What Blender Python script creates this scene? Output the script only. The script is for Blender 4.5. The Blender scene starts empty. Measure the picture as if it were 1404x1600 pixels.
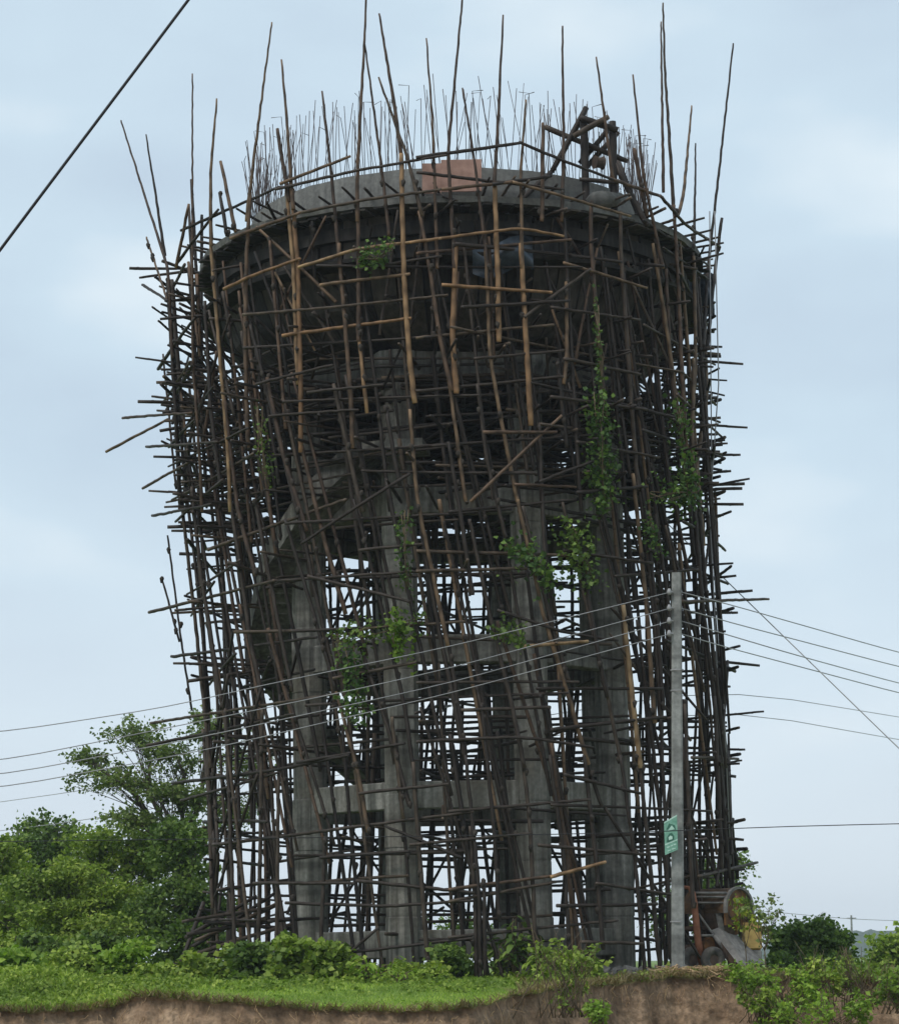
import bpy, math, random
import numpy as np
from mathutils import Vector, Matrix, Quaternion
random.seed(7); rng = np.random.default_rng(7)
S = bpy.context.scene; COL = S.collection
R_ = math.radians

# ------------------------------------------------------------ camera
F = 3900.0; TILT = math.atan(705 / F); ROLL = R_(-0.9); CAM = np.array([0, 0, 1.6])
cd = bpy.data.cameras.new('camera'); cam = bpy.data.objects.new('camera', cd); COL.objects.link(cam)
cd.sensor_fit = 'VERTICAL'; cd.sensor_height = 24; cd.lens = F / 1600 * 24
cd.clip_start = .1; cd.clip_end = 12000
RM = Matrix.Rotation(math.pi / 2 + TILT, 3, 'X') @ Matrix.Rotation(ROLL, 3, 'Z')
cam.matrix_world = Matrix.Translation(CAM) @ RM.to_4x4()
S.camera = cam
RN = np.array(RM)
# ------------------------------------------------------------ sky and sun
SUN_EL, SUN_AZ = R_(52), R_(-140)        # azimuth clockwise from +Y: behind the camera, to its left
W_ = bpy.data.worlds.new('World'); S.world = W_; W_.use_nodes = True
wt = W_.node_tree; wn = wt.nodes; wl = wt.links; wn.clear()
wo = wn.new('ShaderNodeOutputWorld'); bg = wn.new('ShaderNodeBackground'); bg.inputs[1].default_value = .08
sky = wn.new('ShaderNodeTexSky'); sky.sky_type = 'NISHITA'; sky.sun_disc = False
sky.sun_elevation = SUN_EL; sky.sun_rotation = SUN_AZ; sky.dust_density = 3; sky.altitude = 50
tc = wn.new('ShaderNodeTexCoord'); mp = wn.new('ShaderNodeMapping'); mp.inputs['Scale'].default_value = (1, 1, 2.2)
mp.inputs['Location'].default_value = (3.1, .4, 1.7)
n1 = wn.new('ShaderNodeTexNoise'); n1.inputs['Scale'].default_value = 7.5; n1.inputs['Detail'].default_value = 4; n1.inputs['Roughness'].default_value = .4
wl.new(tc.outputs['Generated'], mp.inputs[0]); wl.new(mp.outputs[0], n1.inputs['Vector'])
cr = wn.new('ShaderNodeValToRGB'); ce = cr.color_ramp
ce.elements[0].position = .3; ce.elements[0].color = (5.6, 6.85, 8.05, 1)
ce.elements[1].position = .72; ce.elements[1].color = (8.2, 9.2, 9.8, 1)
q_ = ce.elements.new(.52); q_.color = (6.3, 7.75, 8.85, 1)
wl.new(n1.outputs['Fac'], cr.inputs[0])
# low cloud near the horizon is paler (thick bright haze all round)
sx = wn.new('ShaderNodeSeparateXYZ'); wl.new(tc.outputs['Generated'], sx.inputs[0])
mr = wn.new('ShaderNodeMapRange'); mr.inputs[1].default_value = .02; mr.inputs[2].default_value = .20; mr.inputs[3].default_value = .75; mr.inputs[4].default_value = 0.0
wl.new(sx.outputs['Z'], mr.inputs[0])
m0 = wn.new('ShaderNodeMix'); m0.data_type = 'RGBA'; wl.new(mr.outputs[0], m0.inputs['Factor'])
wl.new(cr.outputs[0], m0.inputs['A']); m0.inputs['B'].default_value = (8.2, 9.0, 9.75, 1)
mx = wn.new('ShaderNodeMix'); mx.data_type = 'RGBA'; mx.inputs['Factor'].default_value = .9
wl.new(sky.outputs[0], mx.inputs['A']); wl.new(m0.outputs['Result'], mx.inputs['B'])
wl.new(mx.outputs['Result'], bg.inputs[0]); wl.new(bg.outputs[0], wo.inputs[0])
sl = bpy.data.lights.new('sun', 'SUN'); so = bpy.data.objects.new('sun', sl); COL.objects.link(so)
sl.energy = 1.45; sl.angle = R_(16); sl.color = (1, .96, .9)
sd = Vector((math.sin(SUN_AZ) * math.cos(SUN_EL), math.cos(SUN_AZ) * math.cos(SUN_EL), math.sin(SUN_EL)))
so.rotation_euler = (-sd).to_track_quat('-Z', 'Y').to_euler(); so.location = (0, 0, 60)
S.view_settings.view_transform = 'Standard'; S.view_settings.look = 'None'
S.view_settings.exposure = 0.4; S.view_settings.gamma = 1; S.view_settings.use_curve_mapping = False
S.render.engine = 'CYCLES'

# ------------------------------------------------------------ pixel <-> place
def at(x, y, Y):
    d = RN @ np.array([(x - 702) / F, (800 - y) / F, -1.0]); return CAM + d * (Y - CAM[1]) / d[1]
def pxm(Y): return F / Y * .985
def cyl(x, y, rad, cx, cy):
    d = RN @ np.array([(x - 702) / F, (800 - y) / F, -1.0]); o = CAM[:2] - np.array([cx, cy])
    a = d[0]**2 + d[1]**2; b = 2 * (o @ d[:2]); c = o @ o - rad * rad; D = b * b - 4 * a * c
    if D < 0: return None
    return CAM + d * (-b - math.sqrt(D)) / 2 / a

# ------------------------------------------------------------ materials
def mat(name):
    m = bpy.data.materials.new(name); m.use_nodes = True
    nt = m.node_tree; b = nt.nodes['Principled BSDF']; b.inputs['Roughness'].default_value = .85
    b.inputs['Specular IOR Level'].default_value = .25
    return m, nt, b
def nd(nt, t, **k):
    n = nt.nodes.new(t)
    for a, v in k.items(): setattr(n, a, v)
    return n
def noise(nt, scale, detail=4, vec=None, stretch=None, rough=.55, obj=False):
    n = nd(nt, 'ShaderNodeTexNoise'); n.inputs['Scale'].default_value = scale; n.inputs['Detail'].default_value = detail; n.inputs['Roughness'].default_value = rough
    if obj: src = nd(nt, 'ShaderNodeTexCoord').outputs['Object']
    else: src = nd(nt, 'ShaderNodeNewGeometry').outputs['Position']
    if stretch:
        m = nd(nt, 'ShaderNodeMapping'); m.inputs['Scale'].default_value = stretch; nt.links.new(src, m.inputs[0]); src = m.outputs[0]
    nt.links.new(src, n.inputs['Vector']); return n.outputs['Fac']
def ramp(nt, fac, stops):
    r = nd(nt, 'ShaderNodeValToRGB'); e = r.color_ramp.elements
    e[0].position, e[0].color = stops[0][0], (*stops[0][1], 1); e[1].position, e[1].color = stops[-1][0], (*stops[-1][1], 1)
    for p, c in stops[1:-1]:
        q = e.new(p); q.color = (*c, 1)
    nt.links.new(fac, r.inputs[0]); return r.outputs[0]
def mixc(nt, fac, a, b, mode='MIX'):
    m = nd(nt, 'ShaderNodeMix', data_type='RGBA', blend_type=mode)
    for v, s in ((fac, 'Factor'), (a, 'A'), (b, 'B')):
        if isinstance(v, (int, float)): m.inputs[s].default_value = v
        elif isinstance(v, tuple): m.inputs[s].default_value = (*v, 1)
        else: nt.links.new(v, m.inputs[s])
    return m.outputs['Result']
def bump(nt, b, h, s=.3, d=.02):
    n = nd(nt, 'ShaderNodeBump'); n.inputs['Strength'].default_value = s; n.inputs['Distance'].default_value = d
    nt.links.new(h, n.inputs['Height']); nt.links.new(n.outputs[0], b.inputs['Normal'])
def rnd(nt):
    g = nd(nt, 'ShaderNodeNewGeometry'); o = nd(nt, 'ShaderNodeObjectInfo')
    a = nd(nt, 'ShaderNodeMath', operation='ADD'); nt.links.new(g.outputs['Random Per Island'], a.inputs[0]); nt.links.new(o.outputs['Random'], a.inputs[1])
    f = nd(nt, 'ShaderNodeMath', operation='FRACT'); nt.links.new(a.outputs[0], f.inputs[0]); return f.outputs[0]
def m_bamboo(name, stops, dark=(.02, .014, .01)):
    m, nt, b = mat(name)
    c = ramp(nt, rnd(nt), stops)
    st = noise(nt, 9, 4, obj=True, stretch=(1, 1, .25))
    c = mixc(nt, ramp(nt, st, [(.35, (.55, .55, .55)), (.7, (1.15, 1.12, 1.1))]), c, c) if False else mixc(nt, 1.0, c, ramp(nt, st, [(.3, (.5, .48, .46)), (.7, (1.2, 1.2, 1.2))]), 'MULTIPLY')
    a = nd(nt, 'ShaderNodeAttribute', attribute_name='node')
    c = mixc(nt, a.outputs['Fac'], c, dark)
    nt.links.new(c, b.inputs['Base Color']); b.inputs['Roughness'].default_value = .6
    return m
def m_plain(name, c1, c2, scale=6, rough=.85, bs=.3, metal=0, stretch=None, obj=False):
    m, nt, b = mat(name); n = noise(nt, scale, 6, stretch=stretch, obj=obj)
    nt.links.new(ramp(nt, n, [(.3, c1), (.7, c2)]), b.inputs['Base Color']); b.inputs['Roughness'].default_value = rough; b.inputs['Metallic'].default_value = metal
    if bs: bump(nt, b, n, bs)
    return m
def m_concrete(name, dark, light, warm=(.2, .17, .13)):
    m, nt, b = mat(name)
    big = noise(nt, .9, 5); fine = noise(nt, 14, 6); streak = noise(nt, 2.6, 5, stretch=(3.2, 3.2, .22)); band = noise(nt, 1.0, 2, stretch=(.05, .05, 2.6))
    c = ramp(nt, streak, [(.33, dark), (.52, tuple((d + l) / 2 for d, l in zip(dark, light))), (.68, light)])
    c = mixc(nt, ramp(nt, big, [(.42, (0, 0, 0)), (.66, (.6, .6, .6))]), c, warm)
    c = mixc(nt, 1.0, c, ramp(nt, band, [(.38, (.62, .62, .62)), (.5, (1, 1, 1)), (.62, (1.12, 1.12, 1.12))]), 'MULTIPLY')
    c = mixc(nt, 1.0, c, ramp(nt, fine, [(.3, (.75, .75, .75)), (.7, (1.15, 1.15, 1.15))]), 'MULTIPLY')
    nt.links.new(c, b.inputs['Base Color']); b.inputs['Roughness'].default_value = .9
    bump(nt, b, fine, .5, .015); return m
def m_leaf(name, stops, trans=.3):
    m, nt, b = mat(name)
    c = ramp(nt, rnd(nt), stops)
    c = mixc(nt, 1.0, c, ramp(nt, noise(nt, .8, 3), [(.35, (.6, .65, .6)), (.65, (1.2, 1.15, 1.1))]), 'MULTIPLY')
    nt.links.new(c, b.inputs['Base Color']); b.inputs['Roughness'].default_value = .55
    t = nd(nt, 'ShaderNodeBsdfTranslucent'); tcol = mixc(nt, 1.0, c, (1.1, 1.25, .6), 'MULTIPLY'); nt.links.new(tcol, t.inputs[0])
    ms = nd(nt, 'ShaderNodeMixShader'); ms.inputs[0].default_value = trans
    nt.links.new(b.outputs[0], ms.inputs[1]); nt.links.new(t.outputs[0], ms.inputs[2])
    nt.links.new(ms.outputs[0], nt.nodes['Material Output'].inputs['Surface']); return m
M = {}
M['old'] = m_bamboo('weathered_bamboo', [(0, (.03, .025, .023)), (.45, (.053, .042, .036)), (.8, (.088, .069, .056)), (1, (.14, .102, .07))])
M['new'] = m_bamboo('fresh_bamboo', [(0, (.32, .18, .09)), (.5, (.42, .255, .13)), (1, (.47, .34, .19))], (.07, .04, .02))
M['mid'] = m_bamboo('brown_bamboo', [(0, (.1, .064, .046)), (.5, (.18, .112, .072)), (1, (.3, .2, .115))])
M['concrete'] = m_concrete('stained_concrete', (.1, .097, .086), (.36, .35, .32), (.15, .13, .1))
M['stairc'] = m_concrete('dark_stair_concrete', (.085, .082, .075), (.24, .23, .21), (.12, .107, .087))  # darker concrete mix for the stair flight and side wall
M['wall'] = m_concrete('grey_cement_wall', (.11, .11, .106), (.19, .19, .178), (.14, .135, .125))
M['pole'] = m_concrete('pole_concrete', (.21, .218, .21), (.31, .32, .305), (.24, .24, .225))
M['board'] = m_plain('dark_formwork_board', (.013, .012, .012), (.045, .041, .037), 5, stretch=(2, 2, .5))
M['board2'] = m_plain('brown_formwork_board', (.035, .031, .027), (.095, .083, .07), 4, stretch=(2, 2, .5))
M['pink'] = m_plain('pink_board', (.22, .13, .1), (.37, .23, .185), 5, bs=.2)
M['rebar'] = m_plain('rebar_steel', (.05, .045, .05), (.12, .09, .08), 8, .6)
M['wire'] = m_plain('wire', (.24, .24, .25), (.34, .34, .34), 2, .45, 0)
M['cable'] = m_plain('black_cable', (.018, .018, .02), (.02, .02, .022), .5, .5, 0)
M['rope'] = m_plain('lashing_rope', (.025, .02, .017), (.06, .05, .04), 20)
M['rust'] = m_plain('rusty_orange_metal', (.06, .032, .018), (.24, .11, .04), 7, .7, .2)
M['rustdark'] = m_plain('dark_rusty_metal', (.035, .028, .024), (.11, .07, .05), 8, .75, .2)
M['hoodm'] = m_plain('brown_rusty_hood', (.035, .025, .018), (.12, .07, .036), 6, .7, .2)
M['redpost'] = m_plain('red_rust_post', (.17, .065, .035), (.3, .13, .075), 9, .7, .2)
M['grey_metal'] = m_plain('cement_caked_metal', (.09, .085, .08), (.24, .225, .21), 7, .8, .4)
M['yellow'] = m_plain('faded_yellow_paint', (.3, .17, .06), (.55, .38, .13), 6, .6, .1)
M['rubber'] = m_plain('dusty_rubber', (.03, .03, .03), (.13, .115, .1), 9)
M['tarp'] = m_plain('blue_grey_tarp', (.025, .034, .046), (.085, .11, .14), 5, .5, .5)
M['sign'] = m_plain('green_sign', (.13, .3, .22), (.24, .46, .36), 14, .6, 0)
M['signdark'] = m_plain('dark_green_print', (.03, .11, .075), (.06, .17, .12), 14, .6, 0)
M['signlight'] = m_plain('pale_green_print', (.36, .58, .48), (.5, .68, .6), 14, .6, 0)
M['straw'] = m_plain('dry_straw', (.28, .17, .09), (.5, .36, .2), 9)
M['rubble'] = m_plain('grey_rubble', (.12, .115, .11), (.28, .27, .25), 9)
M['bark'] = m_plain('bark', (.06, .05, .04), (.15, .125, .1), 9)
M['stem'] = m_plain('green_brown_stem', (.08, .06, .04), (.16, .12, .07), 7)
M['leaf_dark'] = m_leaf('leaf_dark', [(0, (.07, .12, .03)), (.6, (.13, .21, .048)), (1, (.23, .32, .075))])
M['leaf_mid'] = m_leaf('leaf_mid', [(0, (.13, .2, .035)), (.6, (.24, .34, .058)), (1, (.38, .46, .095))])
M['leaf_bright'] = m_leaf('leaf_bright', [(0, (.13, .23, .03)), (.6, (.21, .34, .045)), (1, (.34, .47, .08))], .35)
M['leaf_yellow'] = m_leaf('leaf_yellow', [(0, (.2, .3, .03)), (.6, (.34, .42, .05)), (1, (.5, .5, .09))], .35)
M['leaf_pale'] = m_leaf('leaf_pale', [(0, (.09, .14, .045)), (.6, (.16, .22, .07)), (1, (.28, .34, .13))], .35)
M['vine'] = m_leaf('vine_leaf', [(0, (.04, .085, .024)), (.6, (.08, .15, .04)), (1, (.17, .27, .06))])
M['leaf_far'] = m_leaf('leaf_far', [(0, (.03, .06, .03)), (1, (.06, .1, .04))])
M['grass'] = m_leaf('grass_blade', [(0, (.2, .32, .045)), (.6, (.34, .48, .08)), (1, (.52, .6, .16))], .35)
M['dry'] = m_leaf('dry_grass', [(0, (.16, .12, .06)), (1, (.34, .27, .15))])
# ground: soil on the face, green turf on top, by a mesh attribute
m, nt, b = mat('ground_soil_turf')
g = nd(nt, 'ShaderNodeAttribute', attribute_name='turf').outputs['Fac']
s1 = noise(nt, 2.2, 6, stretch=(1, 1, .8)); s2 = noise(nt, 11, 7); s3 = noise(nt, 5, 5, stretch=(3, 3, .5))
soil = mixc(nt, 1.0, ramp(nt, s1, [(.3, (.14, .09, .055)), (.5, (.24, .16, .1)), (.7, (.37, .26, .17))]), ramp(nt, s2, [(.3, (.6, .6, .6)), (.7, (1.25, 1.25, 1.25))]), 'MULTIPLY')
soil = mixc(nt, ramp(nt, s3, [(.5, (0, 0, 0)), (.7, (.7, .7, .7))]), soil, (.09, .066, .04))
turf = ramp(nt, s2, [(.3, (.09, .15, .025)), (.7, (.19, .29, .05))])
nt.links.new(mixc(nt, g, soil, turf), b.inputs['Base Color']); bump(nt, b, s2, .9, .05); M['ground'] = m

# ------------------------------------------------------------ mesh helpers
def link(name, me, m=None, parent=None, loc=(0, 0, 0)):
    if m is not None and len(me.materials) == 0: me.materials.append(M[m] if isinstance(m, str) else m)
    o = bpy.data.objects.new(name, me); COL.objects.link(o); o.location = loc
    if parent is not None:
        o.parent = parent; o.location = Vector(loc) - parent.location
    return o
def mesh(v, f, smooth=False):
    me = bpy.data.meshes.new('m'); me.from_pydata([tuple(p) for p in v], [], f); me.update()
    if smooth: me.polygons.foreach_set('use_smooth', [True] * len(me.polygons))
    return me
def npmesh(v, f, smooth=False):
    """v (n,3) array, f (k,3|4) int array"""
    me = bpy.data.meshes.new('m'); n, k, c = len(v), len(f), f.shape[1]
    me.vertices.add(n); me.vertices.foreach_set('co', np.asarray(v, np.float32).ravel())
    me.loops.add(k * c); me.loops.foreach_set('vertex_index', np.asarray(f, np.int32).ravel())
    me.polygons.add(k); me.polygons.foreach_set('loop_start', np.arange(0, k * c, c, dtype=np.int32)); me.polygons.foreach_set('loop_total', np.full(k, c, np.int32))
    if smooth: me.polygons.foreach_set('use_smooth', np.ones(k, bool))
    me.update(calc_edges=True); me.validate(); return me
def tag(o, label=None, cat=None, group=None, kind=None):
    if label: o['label'] = label
    if cat: o['category'] = cat
    if group: o['group'] = group
    if kind: o['kind'] = kind
    return o
def empty(name, loc, label, cat, group=None):
    o = bpy.data.objects.new(name, None); COL.objects.link(o); o.location = loc; o.empty_display_size = .3
    return tag(o, label, cat, group)
def tube_arr(pts, rad, sides=6, cap=True):
    pts = np.asarray(pts, float); n = len(pts); rad = np.broadcast_to(np.asarray(rad, float), (n,))
    t = np.gradient(pts, axis=0); t /= np.linalg.norm(t, axis=1)[:, None] + 1e-9
    up = np.array([0, 0, 1.]) if abs(t[0][2]) < .8 else np.array([1., 0, 0])
    a = np.cross(t, up); a /= np.linalg.norm(a, axis=1)[:, None] + 1e-9; b = np.cross(t, a)
    ang = np.arange(sides) * 2 * math.pi / sides
    v = (pts[:, None] + rad[:, None, None] * (np.cos(ang)[None, :, None] * a[:, None] + np.sin(ang)[None, :, None] * b[:, None])).reshape(-1, 3)
    i = np.arange(n - 1)[:, None] * sides; j = np.arange(sides)[None]; j2 = (j + 1) % sides
    f = np.stack([i + j, i + j2, i + sides + j2, i + sides + j], -1).reshape(-1, 4)
    if cap:
        v = np.vstack([v, pts[0], pts[-1]]); q = n * sides
        jj = np.arange(sides); k = (jj + 1) % sides
        c0 = np.stack([np.full(sides, q), k, jj, jj], -1); c1 = np.stack([np.full(sides, q + 1), (n - 1) * sides + jj, (n - 1) * sides + k, (n - 1) * sides + k], -1)
        f = [list(x) for x in f] + [list(x[:3]) for x in c0] + [list(x[:3]) for x in c1]
    return v, f
def tube(pts, rad, sides=6, smooth=True):
    v, f = tube_arr(pts, rad, sides); return mesh(v, f, smooth)
class MB:
    def __init__(s): s.v = []; s.f = []
    def add(s, v, f):
        o = len(s.v); s.v += [tuple(p) for p in v]; s.f += [[int(i) + o for i in q] for q in f]; return s
    def tube(s, pts, r, sides=8): v, f = tube_arr(pts, r, sides); return s.add(v, f)
    def box(s, c, d, mt=None, taper=1):
        x, y, z = (k / 2 for k in d)
        v = [Vector((a * x * (taper if e > 0 else 1), b_ * y * (taper if e > 0 else 1), e * z)) for a, b_, e in ((-1, -1, -1), (1, -1, -1), (1, 1, -1), (-1, 1, -1), (-1, -1, 1), (1, -1, 1), (1, 1, 1), (-1, 1, 1))]
        v = [Vector(c) + (mt @ p if mt else p) for p in v]
        return s.add(v, [[0, 3, 2, 1], [4, 5, 6, 7], [0, 1, 5, 4], [1, 2, 6, 5], [2, 3, 7, 6], [3, 0, 4, 7]])
    def mesh(s, smooth=False): return mesh(s.v, s.f, smooth)
def box_mesh(d, bev=.015):
    import bmesh
    bm = bmesh.new(); bmesh.ops.create_cube(bm, size=1); bmesh.ops.scale(bm, vec=d, verts=bm.verts)
    if bev: bmesh.ops.bevel(bm, geom=bm.edges[:], offset=bev, segments=1, affect='EDGES')
    me = bpy.data.meshes.new('m'); bm.to_mesh(me); bm.free(); return me
def lathe(prof, n=64, a0=0, a1=2 * math.pi, close=True, jit=0):
    full = abs(a1 - a0 - 2 * math.pi) < 1e-6; k = len(prof); v = []; f = []
    m_ = n if full else n + 1
    for i in range(m_):
        a = a0 + (a1 - a0) * i / n
        for r, z in prof:
            rr = r + (random.uniform(-jit, jit) if jit else 0); v.append((rr * math.sin(a), -rr * math.cos(a), z + (random.uniform(-jit, jit) if jit else 0)))
    pairs = [(j, j + 1) for j in range(k - 1)] + ([(k - 1, 0)] if close else [])
    for i in range(n):
        i2 = (i + 1) % m_
        for a, b_ in pairs: f.append([i * k + a, i2 * k + a, i2 * k + b_, i * k + b_])
    if not full and close: f += [list(range(k))[::-1], [n * k + j for j in range(k)]]
    return v, f

# ------------------------------------------------------------ bamboo
def bamboo_arrays(pts, r, taper=.25, seg=.42, sides=6, bow=.006, rs=random):
    """tube along a polyline with swollen joints; returns verts, faces, node attribute"""
    pts = np.asarray(pts, float); d = np.r_[0, np.cumsum(np.linalg.norm(np.diff(pts, axis=0), axis=1))]; L = d[-1]
    s = [0.0]; q = rs.uniform(.1, seg); ring = [0]
    while q < L - .06:
        s += [q - .03, q, q + .03]; ring += [.6, 1, .6]; q += seg * rs.uniform(.8, 1.2)
    s.append(L); ring.append(0); s = np.array(s); ring = np.array(ring)
    P = np.stack([np.interp(s, d, pts[:, i]) for i in range(3)], 1)
    if len(pts) > 2:                       # soften the bends
        Q = P.copy()
        for _ in range(3): Q[1:-1] = (Q[:-2] + Q[1:-1] * 2 + Q[2:]) / 4
        P = Q
    u = s / L; off = np.array([rs.uniform(-1, 1) for _ in range(3)]) * bow * L
    P = P + np.sin(u * math.pi)[:, None] * off + np.array([[rs.uniform(-1, 1) * .006 for _ in range(3)] for _ in s])
    rad = r * (1 - taper * u) * (1 + .16 * ring)
    v, f = tube_arr(P, rad, sides); att = np.r_[np.repeat(ring, sides), 0, 0]
    return v, f, att
def bamboo_mesh(v, f, att, m):
    me = mesh(v, f, True); a = me.attributes.new('node', 'FLOAT', 'POINT'); a.data.foreach_set('value', np.asarray(att, np.float32) * .8)
    me.materials.append(M[m]); return me
VAR = {}
for Lc in (1.2, 2.2, 3.5, 5.5, 7.5):
    for mk in ('old', 'mid', 'new'):
        VAR[Lc, mk] = []
        for k in range(4 if mk == 'old' else 2):
            arr = bamboo_arrays([(0, 0, 0), (0, 0, Lc)], .05, bow=.008, sides=6)
            VAR[Lc, mk].append((arr, bamboo_mesh(*arr, mk)))
def pole_matrix(p, q, r, Lc):
    d = Vector(q) - Vector(p); L = d.length
    return Matrix.Translation(Vector(p)) @ (d.to_track_quat('Z', 'Y') @ Quaternion((0, 0, 1), random.uniform(0, 6.28))).to_matrix().to_4x4() @ Matrix.Diagonal((r / .05, r / .05, L / Lc, 1))
def pick(L): return min((1.2, 2.2, 3.5, 5.5, 7.5), key=lambda c: abs(math.log(c / L)))
def put_pole(name, p, q, r, parent, mk='old'):
    L = (Vector(q) - Vector(p)).length; Lc = pick(L)
    if random.random() < .4: p, q = q, p
    o = bpy.data.objects.new(name, random.choice(VAR[Lc, mk])[1]); COL.objects.link(o)
    mw = pole_matrix(p, q, r, Lc)
    if parent: o.parent = parent; mw = Matrix.Translation(-parent.location) @ mw
    o.matrix_local = mw; return o
def joined_poles(name, items, parent):
    Vs, Fs, As = [], [], []; n = 0
    for p, q, r, mk in items:
        L = (Vector(q) - Vector(p)).length; Lc = pick(L); (v, f, a), _ = random.choice(VAR[Lc, 'old'])
        mw = np.array(pole_matrix(p, q, r, Lc)); vv = np.asarray(v) @ mw[:3, :3].T + mw[:3, 3]
        Vs.append(vv); As.append(a); Fs += [[int(i) + n for i in x] for x in f]; n += len(v)
    me = bamboo_mesh(np.vstack(Vs), Fs, np.concatenate(As), 'old'); o = link(name, me, None, parent); return tag(o, kind='stuff')

# ------------------------------------------------------------ ground
GZ = 1.35; TX, TY = .1, 48.75
EX = [(-40, 1582), (0, 1580), (110, 1578), (175, 1572), (205, 1557), (250, 1556), (330, 1562), (400, 1568), (500, 1577), (650, 1579), (740, 1573), (800, 1556), (860, 1546), (960, 1536), (1060, 1525), (1160, 1526), (1260, 1530), (1460, 1534)]
EY = lambda x: float(np.interp(x, [0, 200, 400, 740, 820, 1000, 1404], [38, 38.4, 38, 38, 40, 42.8, 43]))
EP = np.array([at(x, y, EY(x)) for x, y in EX])
def edge(x):
    return (np.interp(x, EP[:, 0], EP[:, 1]) + .12 * np.sin(x * 2.1) + .05 * np.sin(x * 7.3 + 1) + .03 * np.sin(x * 17 + 2),
            np.interp(x, EP[:, 0], EP[:, 2]) + .012 * np.sin(x * 9.1) + .01 * np.sin(x * 23))
def ground_z(x, y):
    ye, ze = edge(x); dy = np.maximum(y - ye, 0); u = np.clip(dy / 5.5, 0, 1); s = u * u * (3 - 2 * u)
    z = ze + (GZ - ze) * s + .025 * np.sin(x * 1.3 + y) * u
    z = z + .36 * np.exp(-((x + 6.9) / 1.5)**2 - ((y - 40.6) / 1.3)**2) * np.clip(dy / .5, 0, 1)
    return z
xs = np.unique(np.r_[-1400, -800, -400, -120, -50, -25, -14, np.arange(-9, 9.01, .07), 14, 25, 50, 120, 400, 800, 1400])
ye, ze = edge(xs); rows = []; turf = []
def addrow(y, z, t): rows.append(np.stack([xs, y, z], 1)); turf.append(np.broadcast_to(t, xs.shape))
for y in (-180, -100, -40, 0, 15, 25, 32): addrow(np.full_like(xs, y), np.zeros_like(xs), .25)
addrow(ye - 1.6, np.zeros_like(xs) + .02, .2)
NF = 22
def wob(k, s): return sum(np.sin(xs * fr * (1 + .02 * i) + ph + i * 2.3 * s) * am for i, (fr, ph, am) in enumerate([(1.1, k * .35, .5), (3.7, k * .8, .35), (9.5, k * 1.7, .25), (21, k * 2.9, .15)]))
for k in range(NF + 1):
    u = k / NF
    addrow(ye - .55 * (1 - u)**1.3 + wob(k, 1) * .07 * (1 - u)**.3 * (1 if k < NF else 0) + (.05 if .8 < u < .98 else 0) - (.03 if k == NF else 0), ze * (.04 + .96 * u) + rng.normal(0, .008, len(xs)) * (k < NF), 0.0 if k < NF else .55)
for dy in (.05, .12, .25, .45, .7, 1, 1.4, 1.9, 2.5, 3.2, 4, 5, 6.5, 9, 13, 20):
    y = ye + dy; bare = ((xs > 1.6) & (xs < 6)) * 1.0; tt = 1 - bare * .55 * (np.sin(xs * 3 + dy * 4) * .3 + .6)
    addrow(y, ground_z(xs, y), np.clip(tt, 0, 1))
for y in (80, 120, 250, 600, 900, 1300): addrow(np.full_like(xs, y), np.full_like(xs, GZ - .1), .9)
nr, nc = len(rows), len(xs); V = np.vstack(rows); i = np.arange(nr - 1)[:, None] * nc; j = np.arange(nc - 1)[None]
me = npmesh(V, np.stack([i + j, i + j + 1, i + nc + j + 1, i + nc + j], -1).reshape(-1, 4), True)
a = me.attributes.new('turf', 'FLOAT', 'POINT'); a.data.foreach_set('value', np.concatenate(turf).astype(np.float32))
tag(link('ground', me, 'ground'), kind='structure')

# ------------------------------------------------------------ leaves
def leaf_arrays(pos, size, up=.5, w=.42, fold=.25, dirs=None, jitter=.35):
    n = len(pos); d = rng.normal(size=(n, 3)); d[:, 2] = d[:, 2] * (1 - up) - .25 * up
    if dirs is not None: d = dirs + d * .5
    d /= np.linalg.norm(d, axis=1)[:, None]
    nn = rng.normal(size=(n, 3)) * .6 + np.array([0, 0, 1.0]) * up; s = np.cross(d, nn); s /= np.linalg.norm(s, axis=1)[:, None] + 1e-9
    nrm = np.cross(s, d); L = size * rng.uniform(1 - jitter, 1 + jitter, n); L = L[:, None]
    v = np.stack([pos, pos + d * L * .5 + s * L * w + nrm * L * fold * .4, pos + d * L - nrm * L * .15, pos + d * L * .5 - s * L * w + nrm * L * fold * .4], 1).reshape(-1, 3)
    b_ = np.arange(n)[:, None] * 4
    return v, np.hstack([b_, b_ + 1, b_ + 2, b_ + 3])
def leaf_mesh(pos, size, **k): v, f = leaf_arrays(pos, size, **k); return npmesh(v, f)
def curve(p, q, sag=0, n=6, wig=0):
    u = np.linspace(0, 1, n)[:, None]; p, q = np.asarray(p, float), np.asarray(q, float)
    c = p + (q - p) * u; c[:, 2] += sag * (4 * u * (1 - u))[:, 0]
    if wig: c[1:-1] += rng.normal(0, wig, (n - 2, 3))
    return c
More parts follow.
